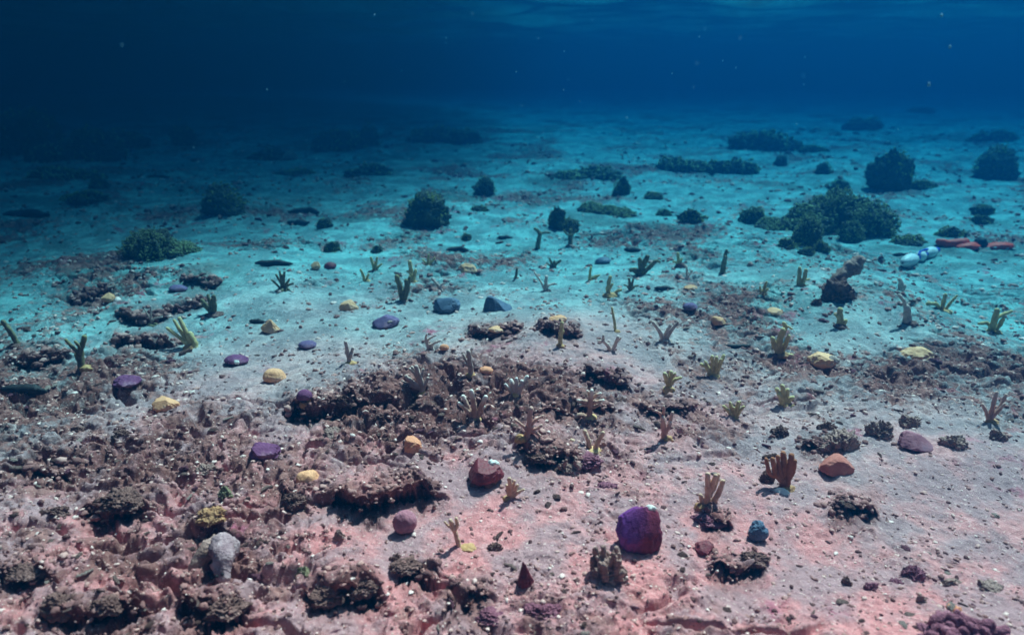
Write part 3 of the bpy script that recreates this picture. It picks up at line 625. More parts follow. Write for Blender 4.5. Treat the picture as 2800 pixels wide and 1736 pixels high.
NB = [
 (1749, 1506, 134, 138, 'maroonviolet', 'block', 'largest deep purple coral block standing on pink sand in the foreground', 'darkrock', (.45, .93, .22, 'deadwhite')),
 (950, 849, 57, 36, 'yellow', 'wedge', 'bright yellow lump with a pointed left corner, in the middle left distance'),
 (735, 912, 56, 45, 'yellow', 'cone', 'yellow peaked coral lump on smooth bluish silt'),
 (746, 1047, 66, 44, 'ochre', 'dome', 'ochre mushroom shaped dome with a notch in its front', 'putty'),
 (838, 955, 52, 24, 'blueviolet', 'dome', 'flat blue violet dome on smooth silt between two yellow lumps'),
 (1053, 897, 76, 38, 'blueviolet', 'slab', 'blue violet slab with a glossy edge among grey rubble', 'darkrock', (.4, .4, .2, 'palerock')),
 (1220, 856, 78, 48, 'slate', 'block', 'slate blue lump, the left of the two blocky ones'),
 (1357, 850, 88, 52, 'slate', 'wedge', 'slate blue lump with a sloping ridge, the right of the two blocky ones'),
 (1354, 909, 46, 20, 'yellow', 'slab', 'thin pale yellow slab on a grey rise'),
 (1214, 962, 28, 20, 'orange', 'dome', 'tiny pink ribbed dome right of a pale coral sprig'),
 (1329, 1022, 38, 22, 'orange', 'dome', 'tiny orange brown dome right of a yellow footed grey coral'),
 (832, 1106, 44, 36, 'violet', 'dome', 'deep violet dome sitting on dark pitted rock', 'putty'),
 (1126, 1230, 54, 50, 'orange', 'block', 'orange tan faceted coral chunk leaning on pale rubble'),
 (640, 999, 66, 32, 'violet', 'dome', 'violet dome with a white hole in its front', 'darkrock', (.28, .35, .26, 'deadwhite')),
 (344, 1072, 80, 42, 'violet', 'lumpy', 'purple lumpy coral in the shade at left'),
 (445, 1124, 70, 48, 'ochre', 'chunk', 'tan coral plug with a cut end facing right', 'putty'),
 (293, 830, 36, 27, 'ochre', 'chunk', 'small boxy tan lump at far left beside a dark ledge'),
 (482, 799, 50, 22, 'blueviolet', 'dome', 'low bluish dome in the left distance'),
 (720, 1268, 82, 40, 'violet', 'slab', 'elongated vivid purple coral at left of centre'),
 (837, 1314, 62, 42, 'ochre', 'dome', 'small tan dome above a dark hollow', 'putty'),
 (1103, 1462, 68, 70, 'mauve', 'ball', 'round mauve ball of coral below the big dark ledge', 'darkrock', (.35, .25, .3, 'mauve')),
 (1324, 1336, 112, 78, 'maroon', 'chunk', 'dark maroon folded coral chunk with a white top corner', 'darkrock', (.5, .85, .3, 'deadwhite')),
 (1437, 1606, 50, 84, 'maroon', 'cone', 'narrow pointed maroon coral cone in the front centre', 'putty'),
 (2513, 976, 104, 58, 'yellow', 'lumpy', 'large bright yellow lump at right, biggest of the yellow ones'),
 (2261, 1012, 88, 48, 'yellow', 'lumpy', 'pale yellow lump with a grey dead flank, left of the biggest yellow lump', 'rock', (.35, .6, .4, 'palerock')),
 (2123, 863, 46, 20, 'yellow', 'slab', 'small flat yellow piece in the right middle distance'),
 (1968, 897, 46, 30, 'ochre', 'wedge', 'small dull tan wedge of coral on blue grey silt'),
 (1526, 877, 52, 18, 'ochre', 'slab', 'brownish flat piece behind the straight coral column'),
 (2295, 1296, 98, 62, 'coralred', 'wedge', 'smooth coral red leaf shaped lump, raised on a dark foot'),
 (2513, 1234, 92, 54, 'mauve', 'wedge', 'dusky mauve smooth lump at right beside pitted rocks'),
 (2075, 1482, 62, 64, 'slate', 'lumpy', 'dark bluish lump sitting on a rock plate at front right'),
 (901, 735, 34, 20, 'maroon', 'dome', 'dark purple oval pebble coral in the left middle distance'),
 (1277, 745, 62, 32, 'ochre', 'slab', 'ochre topped slab with a dark base in the centre distance'),
 (862, 738, 26, 26, 'yellow', 'lumpy', 'tiny yellow coral scrap left of the dark purple pebble'),
 (1888, 855, 42, 24, 'blueviolet', 'dome', 'small bluish dome on the right middle slope'),
 (1892, 792, 40, 16, 'ochre', 'slab', 'yellowish sliver near the thin pale sprig'),
 (1650, 722, 44, 22, 'slate', 'dome', 'low slate coloured dome left of the dark many armed coral'),
 (1930, 1517, 60, 36, 'maroon', 'lumpy', 'small purple brown lump on pink sand right of the large purple block'),
]
def maroonviolet():
    if 'mv' in MATS: return MATS['mv']
    m, n, l, b = nodes('purple_maroon_coral'); MATS['mv'] = m
    tc = n.new('ShaderNodeTexCoord').outputs['Object']
    sx = n.new('ShaderNodeSeparateXYZ'); l.new(tc, sx.inputs[0])
    f = noise_tex(n, l, tc, 14, 4); ad = n.new('ShaderNodeMath'); ad.operation = 'MULTIPLY_ADD'; ad.inputs[1].default_value = .09; l.new(f, ad.inputs[0]); l.new(sx.outputs[0], ad.inputs[2])
    f2 = noise_tex(n, l, tc, 60, 5, .7)
    mar = ramp(n, l, f2, [(.35, (.13, .018, .04)), (.7, (.24, .04, .075))]); vio = ramp(n, l, f2, [(.35, (.13, .03, .20)), (.7, (.24, .07, .32))])
    l.new(mixc(n, l, maprange(n, l, ad.outputs[0], -.02, .075), vio, mar), b.inputs['Base Color']); b.inputs['Roughness'].default_value = .7
    v = n.new('ShaderNodeTexVoronoi'); v.inputs['Scale'].default_value = 260; l.new(tc, v.inputs['Vector'])
    bump(n, l, b, v.outputs['Distance'], .35, .002)
    return m
_M = M
def M(k): return maroonviolet() if k == 'maroonviolet' else _M(k)
for a in NB: nub(*a)

# ------------------------------------------------------------------ rocks of the near field
def stone(px, py, w, h, skin, label, name='rock', cat='rock', amp=.42, pits=.16, facets=1, dy=.75, sub=5, ridge=.45):
    (X, Y, Z), mpp, a = place(px, py); hw = w * mpp / 2; hz = max(.3 * h, h - .40 * w * math.sin(a)) * mpp * (.9 if px > 2080 and py < 1400 else .6) / max(.6, math.cos(a))
    Y += hw * .5; Z = float(height(np.array([X]), np.array([Y]))[0]) - .25 * hz
    V, Fc = blob(hw, hw * dy, hz * 1.25 + .012, sub, amp, 1.3, ridge, int(px + 2 * py), .4, pits, facets)
    V = V * (1 + .12 * fbm3(V / hw * 3.5, 4, 6) - .04 * np.abs(fbm3(V / hw * 9 + 5, 2, 3)))[:, None]
    return tag(add(name, mesh(name, V, Fc, M(skin)), None, (X, Y, Z - .012)), label, cat)

ST = [
 (2315, 1238, 150, 76, 'rock', 'large grey pitted rock behind the coral red lump'),
 (2418, 1200, 92, 58, 'rock', 'grey brown rock between the large pitted rock and the mauve lump'),
 (2493, 1170, 72, 42, 'rock', 'rounded grey rock above the mauve lump'),
 (2617, 1228, 92, 46, 'rock', 'flattened brown rock right of the mauve lump'),
 (2140, 1195, 66, 34, 'darkrock', 'dark jagged rock left of the large grey pitted rock'),
 (2100, 1322, 52, 42, 'darkrock', 'dark round rock left of the brown hand shaped coral'),
 (2307, 824, 112, 72, 'darkrock', 'dark angular rock under the arched grey slab'),
 (2238, 835, 44, 22, 'darkrock', 'small dark rock lying left of the dark angular one'),
 (2070, 1536, 92, 40, 'darkrock', 'dark rock plate carrying the bluish lump at front right'),
 (2507, 1580, 78, 56, 'purplerock', 'dark knobbly rock on pink sand at front right'),
 (2455, 1600, 58, 26, 'purplerock', 'low mauve rock touching the dark knobbly one at front right'),
 (2318, 1602, 40, 40, 'darkrock', 'dark upright rock piece on the front right sand'),
 (2390, 1612, 52, 30, 'purplerock', 'mauve lump of rubble rock between two dark pieces at front right'),
 (2720, 1620, 86, 40, 'rock', 'brown mottled rock at the lower right edge'),
 (2610, 1600, 62, 26, 'rock', 'flat mottled rock left of the one at the lower right edge'),
 (2520, 1650, 34, 40, 'rock', 'small blunt brown rock in the lower right sand'),
 (2612, 1675, 58, 26, 'orange', 'small orange brown sponge crusted stone in the lower right'),
 (1160, 1108, 92, 34, 'darkrock', 'dark flat rock under the large grey fan coral'),
 (1030, 1150, 64, 50, 'darkrock', 'dark jagged rock with a hollow, left of the candelabra coral'),
 (940, 1118, 56, 34, 'darkrock', 'dark rough rock right of the violet dome'),
 (895, 1165, 100, 50, 'darkrock', 'dark rough rock heap below the violet dome'),
 (1600, 1090, 120, 40, 'darkrock', 'dark pitted rock mass behind the cross shaped coral'),
 (1690, 1104, 70, 34, 'darkrock', 'dark pitted rock right of the cross shaped coral'),
 (1600, 1285, 110, 42, 'purplerock', 'purple crusted rough rock below the three spiked tan coral'),
 (1480, 1276, 96, 32, 'darkrock', 'dark brown ledge rock right of the maroon chunk'),
 (1660, 1345, 90, 34, 'purplerock', 'rough purple brown rock left of the raised hand coral'),
 (1940, 1440, 110, 36, 'purplerock', 'purple brown rock shelf under the raised hand coral'),
 (800, 1385, 78, 46, 'darkrock', 'dark rough rock at the left end of the big ledge'),
 (905, 1200, 70, 36, 'rock', 'brown rubble rock left of the orange tan chunk'),
 (1058, 1215, 56, 40, 'darkrock', 'dark rock with a cavity beside the orange tan chunk'),
 (985, 1262, 96, 28, 'rock', 'long low brown rock above the pale sand sheet'),
 (880, 1655, 120, 66, 'darkrock', 'large black rock in the bottom foreground left of centre'),
 (985, 1630, 110, 56, 'darkrock', 'dark rough rock right of the large black one in the bottom foreground'),
 (1100, 1575, 110, 34, 'darkrock', 'long dark rough rock in the front centre'),
 (825, 1565, 46, 42, 'dark', 'olive brown tufted stone in the front left of centre'),
 (925, 1475, 40, 36, 'rock', 'smooth brown pebble left of the mauve ball'),
 (1080, 1535, 44, 34, 'darkrock', 'small dark rock below the mauve ball'),
 (1350, 1510, 56, 44, 'darkrock', 'dark curved rock right of the clubbed tan coral'),
 (320, 1405, 150, 70, 'darkrock', 'large dark rough rock in the left foreground'),
 (140, 1410, 84, 40, 'darkrock', 'dark rough rock left of the largest dark one in the left foreground'),
 (573, 1462, 90, 50, 'brownputty', 'yellow brown sponge covered rock in the left foreground'),
 (615, 1360, 56, 44, 'dark', 'dark olive rough stone left of the ledge'),
 (60, 1600, 120, 46, 'darkrock', 'dark rubble rock at the lower left edge'),
 (150, 1690, 110, 80, 'darkrock', 'tall dark rock in the lower left corner'),
 (290, 1710, 100, 50, 'darkrock', 'dark rock next to the tall one in the lower left corner'),
 (600, 1690, 140, 66, 'darkrock', 'black hollowed rock at the bottom, under the grey tube coral'),
 (1350, 1700, 110, 40, 'purplerock', 'purple brown rough rock at the bottom centre'),
 (1480, 1690, 120, 60, 'purplerock', 'magenta crusted rock right of the one at the bottom centre'),
 (560, 1300, 70, 30, 'rock', 'brown flat rubble rock in the left field'),
 (330, 1190, 60, 30, 'darkrock', 'dark hollow rock in the left field below the purple lumpy coral'),
 (205, 1180, 52, 30, 'darkrock', 'small dark rock in the upper left foreground'),
 (2265, 1178, 60, 34, 'darkrock', 'dark rock piece above the large grey pitted rock'),
 (2740, 1205, 60, 40, 'rock', 'brown rock at the right edge below the pinkish long fingered coral'),
]
for a in ST: stone(*a)

def porous(px, py, w, h, skin, label, n=26):
    """a block of dead honeycombed coral: short stubs rising from a rough slab"""
    (X, Y, Z), mpp, a = place(px, py); hw = w * mpp / 2; hz = h * mpp / max(.6, math.cos(a)); Y += hw * .5
    Z = float(height(np.array([X]), np.array([Y]))[0]); rs = random.Random(int(px))
    t = thing('dead_coral_block', label, 'dead coral', (X, Y, Z))
    V, Fc = blob(hw, hw * .8, hz * .6, 5, .3, 1.6, .35, int(px), .3, .2)
    add('slab', mesh('slab', V, Fc, M(skin)), t, (0, 0, -.012))
    VV, QQ, off = [], [], 0
    for i in range(n):
        an = rs.uniform(0, 6.28); r = math.sqrt(rs.random()) * .85; x, y = math.cos(an) * r * hw, math.sin(an) * r * hw * .8
        z0 = hz * .3 * (1 - r * r); z1 = z0 + hz * rs.uniform(.2, .55); q = rs.uniform(.09, .16) * hw
        v, f, _ = tube([(x, y, z0), (x + rs.uniform(-.1, .1) * hw, y, (z0 + z1) / 2), (x + rs.uniform(-.15, .15) * hw, y, z1)], [q, q * 1.1, q * .9], 7, True, .25, i)
        VV.append(v); QQ += [tuple(k + off for k in g) for g in f]; off += len(v)
    add('stub_crust', mesh('stub_crust', np.concatenate(VV), QQ, M(skin)), t)
    return t
porous(1667, 1600, 116, 92, 'rock', 'knobbly honeycombed block of dead coral on pink sand in the front')
porous(2660, 1800, 250, 64, 'purplerock', 'purple honeycombed dead coral cut off by the bottom right edge', 40)
porous(1560, 1300, 70, 40, 'rock', 'small honeycombed dead coral below the tan spiked coral', 16)

def tube_coral():
    (X, Y, Z), mpp, a = place(612, 1585)
    t = thing('dead_tube_coral', 'whitish grey tube shaped dead coral with two holes, in the left foreground', 'dead coral', (X, Y, Z))
    k = mpp
    V, Q, _ = tube([(-14 * k, 110 * k, .012), (-22 * k, 75 * k, .06), (0, 20 * k, .055), (8 * k, -15 * k, .022)], [24 * k, 30 * k, 31 * k, 20 * k], 18, True, .24, 3)
    add('trunk', mesh('trunk', V, Q, lump('grey_dead_tube', (.26, .15, .17), (.54, .36, .38), (.72, .54, .55), 20, bs=1, bd=.004)), t)
    V, Q, _ = tube([(-40 * k, 90 * k, .045), (-70 * k, 60 * k, .04), (-92 * k, 30 * k, .004)], [30 * k, 26 * k, 18 * k], 12, True, .15, 8)
    add('side_lobe', mesh('side_lobe', V, Q, M('rock')), t)
    for dx, dz in ((-2, .034), (14, .040)):
        v, f = ico(2); add('hole', mesh('hole', v * np.array([5, 3, 5]) * k, f, M('cucumber')), t, (dx * k, -33 * k, dz))
tube_coral()

def arched_slab():
    (X, Y, Z), mpp, a = place(2284, 806); k = mpp
    t = thing('dead_coral_slab', 'grey slab of dead coral arching up to the right over a dark rock', 'dead coral', (X, Y + .03, Z))
    V, Q, _ = tube([(-12 * k, 0, -.01), (0, 0, 30 * k), (26 * k, .02, 52 * k), (52 * k, .03, 70 * k), (66 * k, .03, 86 * k)], [17 * k, 20 * k, 19 * k, 19 * k, 17 * k], 14, True, .30, 5)
    add('arch', mesh('arch', V, Q, M('rock')), t)
    V, Fc = blob(14 * k, 10 * k, 18 * k, 3, .2, seed=5); add('pale_scar', mesh('pale_scar', V, Fc, M('palerock')), t, (14 * k, -8 * k, 22 * k))
arched_slab()

(X, Y, Z), mpp, a = place(2139, 1345)
V, Fc = blob(24 * mpp, 12 * mpp, 15 * mpp, 4, .15, 1.1, seed=41, facets=2)
o = tag(add('shell', mesh('shell', V, Fc, M('deadwhite')), None, (X - 4 * mpp, Y, Z - .003), -.5), 'white shell lying at the foot of the brown hand shaped coral', 'shell')

# ------------------------------------------------------------------ sea cucumbers
def cucumber(px, py, w, h, bend, label):
    (X, Y, Z), mpp, a = place(px, py); L = w * mpp; r = h * mpp * .5; rs = random.Random(int(px))
    n = 7; pts = [(L * (i / (n - 1) - .5), .0 + bend * L * math.sin(i / (n - 1) * 3.14), r * .75 + .15 * r * math.sin(i * 2.1)) for i in range(n)]
    V, Q, _ = tube(pts, [r * .35, r * .8, r, r * 1.05, r, r * .8, r * .4], 12, True, .12, int(px))
    o = add('sea_cucumber', mesh('sea_cucumber', V, Q, M('cucumber')), None, (X, Y + r, Z - r * .15), rs.uniform(-.1, .1))
    return tag(o, label, 'sea cucumber', 'dark sea cucumbers lying on the sand')
CU = [(745, 728, 102, 18, .03, 'long dark sea cucumber lying left of the tiny yellow scrap'),
      (813, 615, 58, 16, -.05, 'short dark sea cucumber below the bent one in the left distance'),
      (828, 588, 84, 18, .35, 'bent dark sea cucumber arched on the far left sand'),
      (63, 598, 124, 26, .10, 'thick dark sea cucumber at the far left edge'),
      (430, 487, 64, 10, 0, 'faint dark sea cucumber on the shaded far sand'),
      (57, 1082, 128, 30, .05, 'dark thick sea cucumber at the left edge of the foreground'),
      (1816, 795, 50, 14, .05, 'small dark sea cucumber on blue sand right of centre'),
      (1730, 690, 44, 15, .05, 'dark little sea cucumber behind the many armed coral'),
      (1380, 655, 40, 12, .02, 'small dark sea cucumber left of the leaning coral stub'),
      (2016, 950, 74, 12, -.1, 'thin dark sea cucumber on grey silt at right'),
      (1250, 690, 60, 14, .3, 'thin bent dark sea cucumber in the centre distance'),
      (700, 885, 40, 14, .0, 'small dark sea cucumber above the peaked yellow lump'),
      (2460, 700, 36, 10, 0, 'tiny dark sea cucumber left of the white floats')]
for a in CU: cucumber(*a)

# ------------------------------------------------------------------ far coral heads and boulders
def nubs(sx, sy, sz, N, ln, rd, seed, up=.15, jit=.5, sub=1):
    """N short knobs or branchlets over the upper part of an ellipsoid, as one crown"""
    rs = np.random.RandomState(seed); v0, f0 = ico(sub)
    D = rs.randn(N * 3, 3); D /= np.linalg.norm(D, axis=1)[:, None]; D = D[D[:, 2] > -up][:N]; N = len(D)
    low = 1 + .25 * fbm3(D * 1.6 + seed % 9, 2, 3)
    P = D * np.array([sx, sy, sz]) * low[:, None] * (1 - .18 * rs.rand(N))[:, None]
    A = D + jit * rs.randn(N, 3); A[:, 2] += .3; A /= np.linalg.norm(A, axis=1)[:, None]
    L = ln * rs.uniform(.5, 1.4, N); Rr = rd * rs.uniform(.6, 1.4, N)
    along = v0[None, :, :] * Rr[:, None, None] * (1 + .25 * rs.randn(N, len(v0)))[:, :, None]
    dot = (v0 @ np.array([0, 0, 1]))
    ext = (v0[None] * A[:, None, :]).sum(2)
    V = P[:, None, :] + along + A[:, None, :] * (ext * (L - Rr)[:, None])[:, :, None]
    Fc = (f0[None] + (np.arange(N) * len(v0))[:, None, None]).reshape(-1, 3)
    return V.reshape(-1, 3), Fc, np.clip(.5 + .5 * ext + .0 * L[:, None], 0, 1).ravel() ** 1.5 * np.repeat(rs.uniform(.2, 1, N), len(v0))

def head(px, py, w, h, kind, label, lobes=0):
    (X, Y, Z), mpp, a = place(px, py); hw = w * mpp / 2; hz = h * mpp; s = int(px + py); rs = random.Random(s)
    dy = hw * (.8 if kind != 'reef' else .6); Y += dy * .7
    Z = float(height(np.array([X]), np.array([Y]))[0])
    nm, cat, g = {'boulder': ('coral_boulder', 'boulder', 'boulders and coral heads on the far sand'), 'bush': ('bushy_coral_head', 'coral', 'boulders and coral heads on the far sand'), 'reef': ('reef_outcrop', 'reef', 'dark reef outcrops fading into the blue')}[kind]
    t = thing(nm, label, cat, (X, Y, Z), g)
    nl = lobes or (1 if kind == 'boulder' else 2 if kind == 'bush' else 5)
    for i in range(nl):
        if nl == 1: cx, lw, lh = 0, hw, hz
        else:
            u = (i + .5) / nl * 2 - 1; cx = u * hw * .72; lw = hw * (1.75 / nl) * rs.uniform(.8, 1.2) + hw * .1; lh = hz * rs.uniform(.35, 1.0) * (1 - .3 * u * u)
        ly = dy * (1 if nl == 1 else rs.uniform(.7, 1.0)); oy = 0 if nl == 1 else rs.uniform(-.3, .3) * dy
        V, Fc = blob(lw, ly, lh * (1.0 if kind == 'boulder' else .92), 5, .42 if kind == 'boulder' else .46, 1.6, .40, s + i, .55, .07, 2 if kind == 'boulder' else 0)
        V = V * (1 + .11 * fbm3(V / lw * 4.5, 4, 7))[:, None]
        c = add('rock_core', mesh('rock_core', V, Fc, M('boulder')), t, (cx, oy, -.02))
        N = {'boulder': 240, 'bush': 900, 'reef': 150}[kind]
        sz = {'boulder': (.045, .030), 'bush': (.075, .026), 'reef': (.075, .045)}[kind]
        V, Fc, tp = nubs(lw * .95, ly * .95, lh * .98, N, lw * sz[0], lw * sz[1], s + 9 + i, {'boulder': -.25, 'bush': .25, 'reef': .1}[kind], .8)
        nm2 = 'algae_tuft' if kind == 'boulder' else 'branch_crown'
        add(nm2, mesh(nm2, V, Fc, M('algae' if kind == 'boulder' else 'bush'), True, {'tip': tp}), c)
    return t

HD = [
 (605, 590, 134, 84, 'boulder', 'dark rounded boulder with a weedy brow on the left sand'),
 (413, 710, 194, 90, 'bush', 'bushy dark coral head with pale tips, nearest on the left', 3),
 (1162, 624, 138, 94, 'boulder', 'green topped boulder with a black shaded front, left of centre'),
 (1326, 537, 72, 54, 'boulder', 'faint blue grey boulder behind the green topped one'),
 (1522, 628, 56, 68, 'boulder', 'upper lobe of the grey rock pair behind the leaning coral stub'),
 (1560, 634, 54, 42, 'boulder', 'lower right lobe of the grey rock pair behind the leaning coral stub'),
 (1662, 588, 150, 52, 'bush', 'flat greenish bushy coral head right of the grey rock pair', 3),
 (1900, 610, 88, 44, 'boulder', 'low knobbly boulder left of the big dark coral thicket'),
 (1816, 592, 52, 26, 'boulder', 'small ringed rock left of the low knobbly boulder'),
 (1700, 535, 58, 52, 'boulder', 'dark rounded lump behind the flat greenish coral head'),
 (1790, 545, 60, 22, 'boulder', 'low dark lump beyond the small ringed rock'),
 (2195, 640, 215, 100, 'bush', 'left end of the big dark coral thicket at right', 3),
 (2215, 672, 94, 96, 'bush', 'front lobe of the big dark coral thicket, over the sand', 1),
 (2305, 632, 250, 112, 'bush', 'tall middle of the big dark coral thicket at right', 3),
 (2335, 664, 78, 66, 'bush', 'pale green front lobe of the big dark coral thicket', 1),
 (2405, 648, 135, 96, 'bush', 'right end of the big dark coral thicket, beside bright sand', 1),
 (2065, 612, 84, 46, 'bush', 'small outlying clump at the left foot of the big coral thicket', 1),
 (2160, 684, 74, 38, 'boulder', 'grey boulder at the foot of the thicket front lobe'),
 (2212, 702, 50, 26, 'boulder', 'dark boulder in front of the grey one at the thicket foot'),
 (2252, 690, 60, 40, 'boulder', 'rough boulder right of the thicket front lobe'),
 (2450, 524, 136, 116, 'boulder', 'big round coral boulder in the right distance'),
 (2738, 494, 132, 96, 'boulder', 'big round boulder at the right edge of the distance'),
 (2298, 521, 70, 28, 'boulder', 'low dark rock left of the big round boulder in the distance'),
 (2260, 477, 54, 38, 'boulder', 'small round boulder in the right distance, left of the big round one'),
 (2140, 455, 44, 30, 'boulder', 'faint little boulder right of the two dark far lumps'),
 (2535, 515, 90, 22, 'boulder', 'low dark rock right of the big round boulder'),
 (1871, 472, 128, 54, 'reef', 'left of two dark reef lumps side by side in the right distance', 2),
 (2002, 476, 118, 52, 'reef', 'right of two dark reef lumps side by side in the right distance', 2),
 (2100, 414, 204, 96, 'reef', 'broad dark reef outcrop fading into the blue right of centre', 3),
 (2370, 357, 100, 58, 'reef', 'faint reef lump beyond the right boulders', 2),
 (2525, 310, 70, 42, 'reef', 'faintest reef lump high in the right haze', 2),
 (2732, 388, 96, 44, 'reef', 'faint reef lump at the far right edge', 2),
 (2232, 416, 66, 36, 'reef', 'faint reef lump between the broad outcrop and the right boulders', 2),
 (1610, 490, 190, 46, 'reef', 'low faint reef patch beyond the flat greenish coral head', 4),
 (1205, 388, 190, 64, 'reef', 'hazy long reef bank left of the centre', 4),
 (918, 416, 112, 82, 'reef', 'dark reef lump in front of the hazy long bank', 2),
 (1010, 400, 70, 60, 'reef', 'dark reef knob between the lump and the hazy long bank', 1),
 (800, 482, 96, 42, 'reef', 'dark low reef lump with a pale scrap above it', 2),
 (1000, 478, 96, 46, 'reef', 'dark low reef lump right of the one with the pale scrap', 2),
 (720, 440, 90, 50, 'reef', 'dim reef lump in the left shade', 2),
 (499, 398, 80, 58, 'reef', 'dim round reef lump alone in the left shade', 1),
 (340, 404, 120, 70, 'reef', 'right end of the black reef mass at far left', 2),
 (190, 440, 240, 130, 'reef', 'high middle of the black reef mass at far left', 4),
 (60, 420, 200, 150, 'reef', 'black reef mass at the far left edge', 3),
 (150, 490, 200, 60, 'reef', 'low front of the black reef mass at far left', 3),
 (262, 518, 60, 34, 'boulder', 'small dark mound below the black reef mass'),
 (215, 560, 130, 34, 'boulder', 'low weedy mound in the left shade'),
 (2610, 648, 90, 34, 'boulder', 'greenish rock behind the orange gear'),
 (2500, 672, 108, 30, 'boulder', 'low dark rock left of the orange gear'),
 (2700, 590, 70, 34, 'boulder', 'dark rock on the far right sand behind the orange gear'),
 (2690, 612, 70, 26, 'boulder', 'mottled low rock just behind the orange gear'),
 (1310, 578, 56, 20, 'boulder', 'low rubble rock right of the green topped boulder'),
 (1275, 658, 34, 22, 'boulder', 'small dark rock below the green topped boulder'),
 (905, 690, 50, 34, 'boulder', 'small weedy rock beyond the dark purple pebble'),
 (885, 625, 50, 34, 'boulder', 'weedy broken coral rock in the left distance'),
 (1030, 692, 40, 30, 'boulder', 'pointed weedy rock behind the little olive corals'),
]
for a in HD: head(*a)

# ------------------------------------------------------------------ white floats on a blue line, and dive gear
def lathe(prof, seg=20):
    V = []; n = len(prof); Q = []
    for i, (x, r) in enumerate(prof):
        for j in range(seg):
            t = j * 2 * math.pi / seg; V.append((x, r * math.cos(t), r * math.sin(t)))
    for i in range(n - 1):
        for j in range(seg): Q.append((i * seg + j, i * seg + (j + 1) % seg, (i + 1) * seg + (j + 1) % seg, (i + 1) * seg + j))
    Q += [tuple(reversed(range(seg))), tuple(range((n - 1) * seg, n * seg))]
    return V, Q

def floats():
    (ax, ay, az), mpp, _ = place(2470, 737); (bx, by, bz), _, _ = place(2558, 696)
    L = math.hypot(bx - ax, by - ay); r = 16 * mpp
    t = thing('float_line', 'string of white foam floats with blue bands lying on the sand', 'floats', (ax, ay + .02, az), None, math.atan2(by - ay, bx - ax))
    W, B = plain('white_float', (.80, .82, .84), .45), plain('blue_band', (.02, .07, .55), .4)
    x = 0
    for ln, rr in ((.42, 1.15), (.20, .95), (.36, 1.05)):
        l = ln * L; n = 12
        prof = [(x + l * (i / n), max(.05, (1 - abs(2 * i / n - 1) ** 2.0)) ** .5 * r * rr) for i in range(n + 1)]
        V, Q = lathe(prof); f = add('float', mesh('float', V, Q, W), t, (0, 0, r))
        V, Q = lathe([(x - .004, r * .16), (x + .006, r * .18)]); add('end_hole', mesh('end_hole', V, Q, plain('dark_hole', (.02, .02, .02))), f)
        x += l + .03 * L
        if ln < .40 or x < L * .6:
            V, Q = lathe([(x - .022 - .015 * L, r * .30), (x - .018 - .015 * L, r * .52), (x + .018 - .015 * L, r * .52), (x + .022 - .015 * L, r * .30)]); add('blue_band', mesh('blue_band', V, Q, B), t, (0, 0, r))
    V, Q, _ = tube([(x * .35, -r * .5, r * 1.7), (x * .45, 0, r * 2.0), (x * .7, 0, r * 1.9), (x, .02, r * 1.1), (x + .10, .05, .01), (x + .2, .03, .006)], [.007] * 6, 6, True, 0)
    add('rope', mesh('rope', V, Q, B), t)
floats()

def gear():
    (X, Y, Z), mpp, _ = place(2672, 686); k = mpp
    t = thing('dive_gear', 'orange dive vest with black straps lying flat on the sand at right', 'dive gear', (X, Y, Z))
    O, K, G = plain('orange_fabric', (1.0, .045, .012), .6), plain('black_webbing', (.012, .012, .014), .6), plain('grey_buckle', (.45, .47, .5), .35, .5)
    def pad(name, cx, cy, cz, sx, sy, sz, m, ex=.0, seed=1, rz=0.0):
        V, Fc = blob(sx, sy, sz, 4, .10, 1.2, .1, seed, .5); V[:, 2] += ex * V[:, 0]
        return add(name, mesh(name, V, Fc, m), t, (cx, cy, cz), rz)
    pad('harness', 14 * k, 4 * k, -.004, 78 * k, 26 * k, 16 * k, K, 0, 3)
    pad('lining', -70 * k, 24 * k, -.004, 38 * k, 20 * k, 20 * k, K, 0, 4)
    V, Q, _ = tube([(-106 * k, 20 * k, 24 * k), (-92 * k, 14 * k, 19 * k), (-66 * k, 8 * k, 17 * k), (-36 * k, 6 * k, 21 * k)], [6 * k, 11 * k, 12 * k, 14 * k], 10, True, .1)
    add('collar_panel', mesh('collar_panel', V, Q, O), t)
    pad('front_panel', -32 * k, -4 * k, 8 * k, 36 * k, 22 * k, 17 * k, O, .05, 6)
    pad('front_panel', 54 * k, -2 * k, 9 * k, 42 * k, 22 * k, 15 * k, O, .05, 7)
    pad('strap', 8 * k, 4 * k, 10 * k, 17 * k, 20 * k, 28 * k, K, 0, 8)
    pad('strap', 76 * k, -8 * k, 0, 36 * k, 14 * k, 12 * k, K, 0, 9, -.2)
    for dx, dz in ((-8, 11), (34, 12), (66, 10), (86, 8)):
        V, Fc = blob(6 * k, 3 * k, 4 * k, 2, .1, seed=4); add('buckle', mesh('buckle', V, Fc, G), t, (dx * k, -20 * k, dz * k))
gear()

def trailing_line():
    (X, Y, Z), mpp, _ = place(1575, 648); k = mpp
    V, Q, o = [], [], 0
    for i in range(3):
        v, q, _ = tube([(0, 0, 8 * k), (30 * k, .02 * i, (7 - i) * k), (85 * k, .05 * i, (4 - 2 * i) * k + .01)], [.0035] * 3, 5, True, 0)
        V.append(v); Q += [tuple(j + o for j in f) for f in q]; o += len(v)
    tag(add('frayed_line', mesh('frayed_line', np.concatenate(V), Q, plain('old_line', (.10, .10, .09))), None, (X, Y, Z)), 'frayed thin line trailing right from the dark upright coral stub', 'line')
trailing_line()

(X, Y, Z), mpp, _ = place(812, 440)
V, Fc = blob(20 * mpp, 10 * mpp, 22 * mpp, 3, .15, seed=3)
tag(add('pale_scrap', mesh('pale_scrap', V, Fc, M('palerock')), None, (X, Y - .3, Z + .05), .4), 'pale scrap of dead coral above the dark low reef lump', 'dead coral')

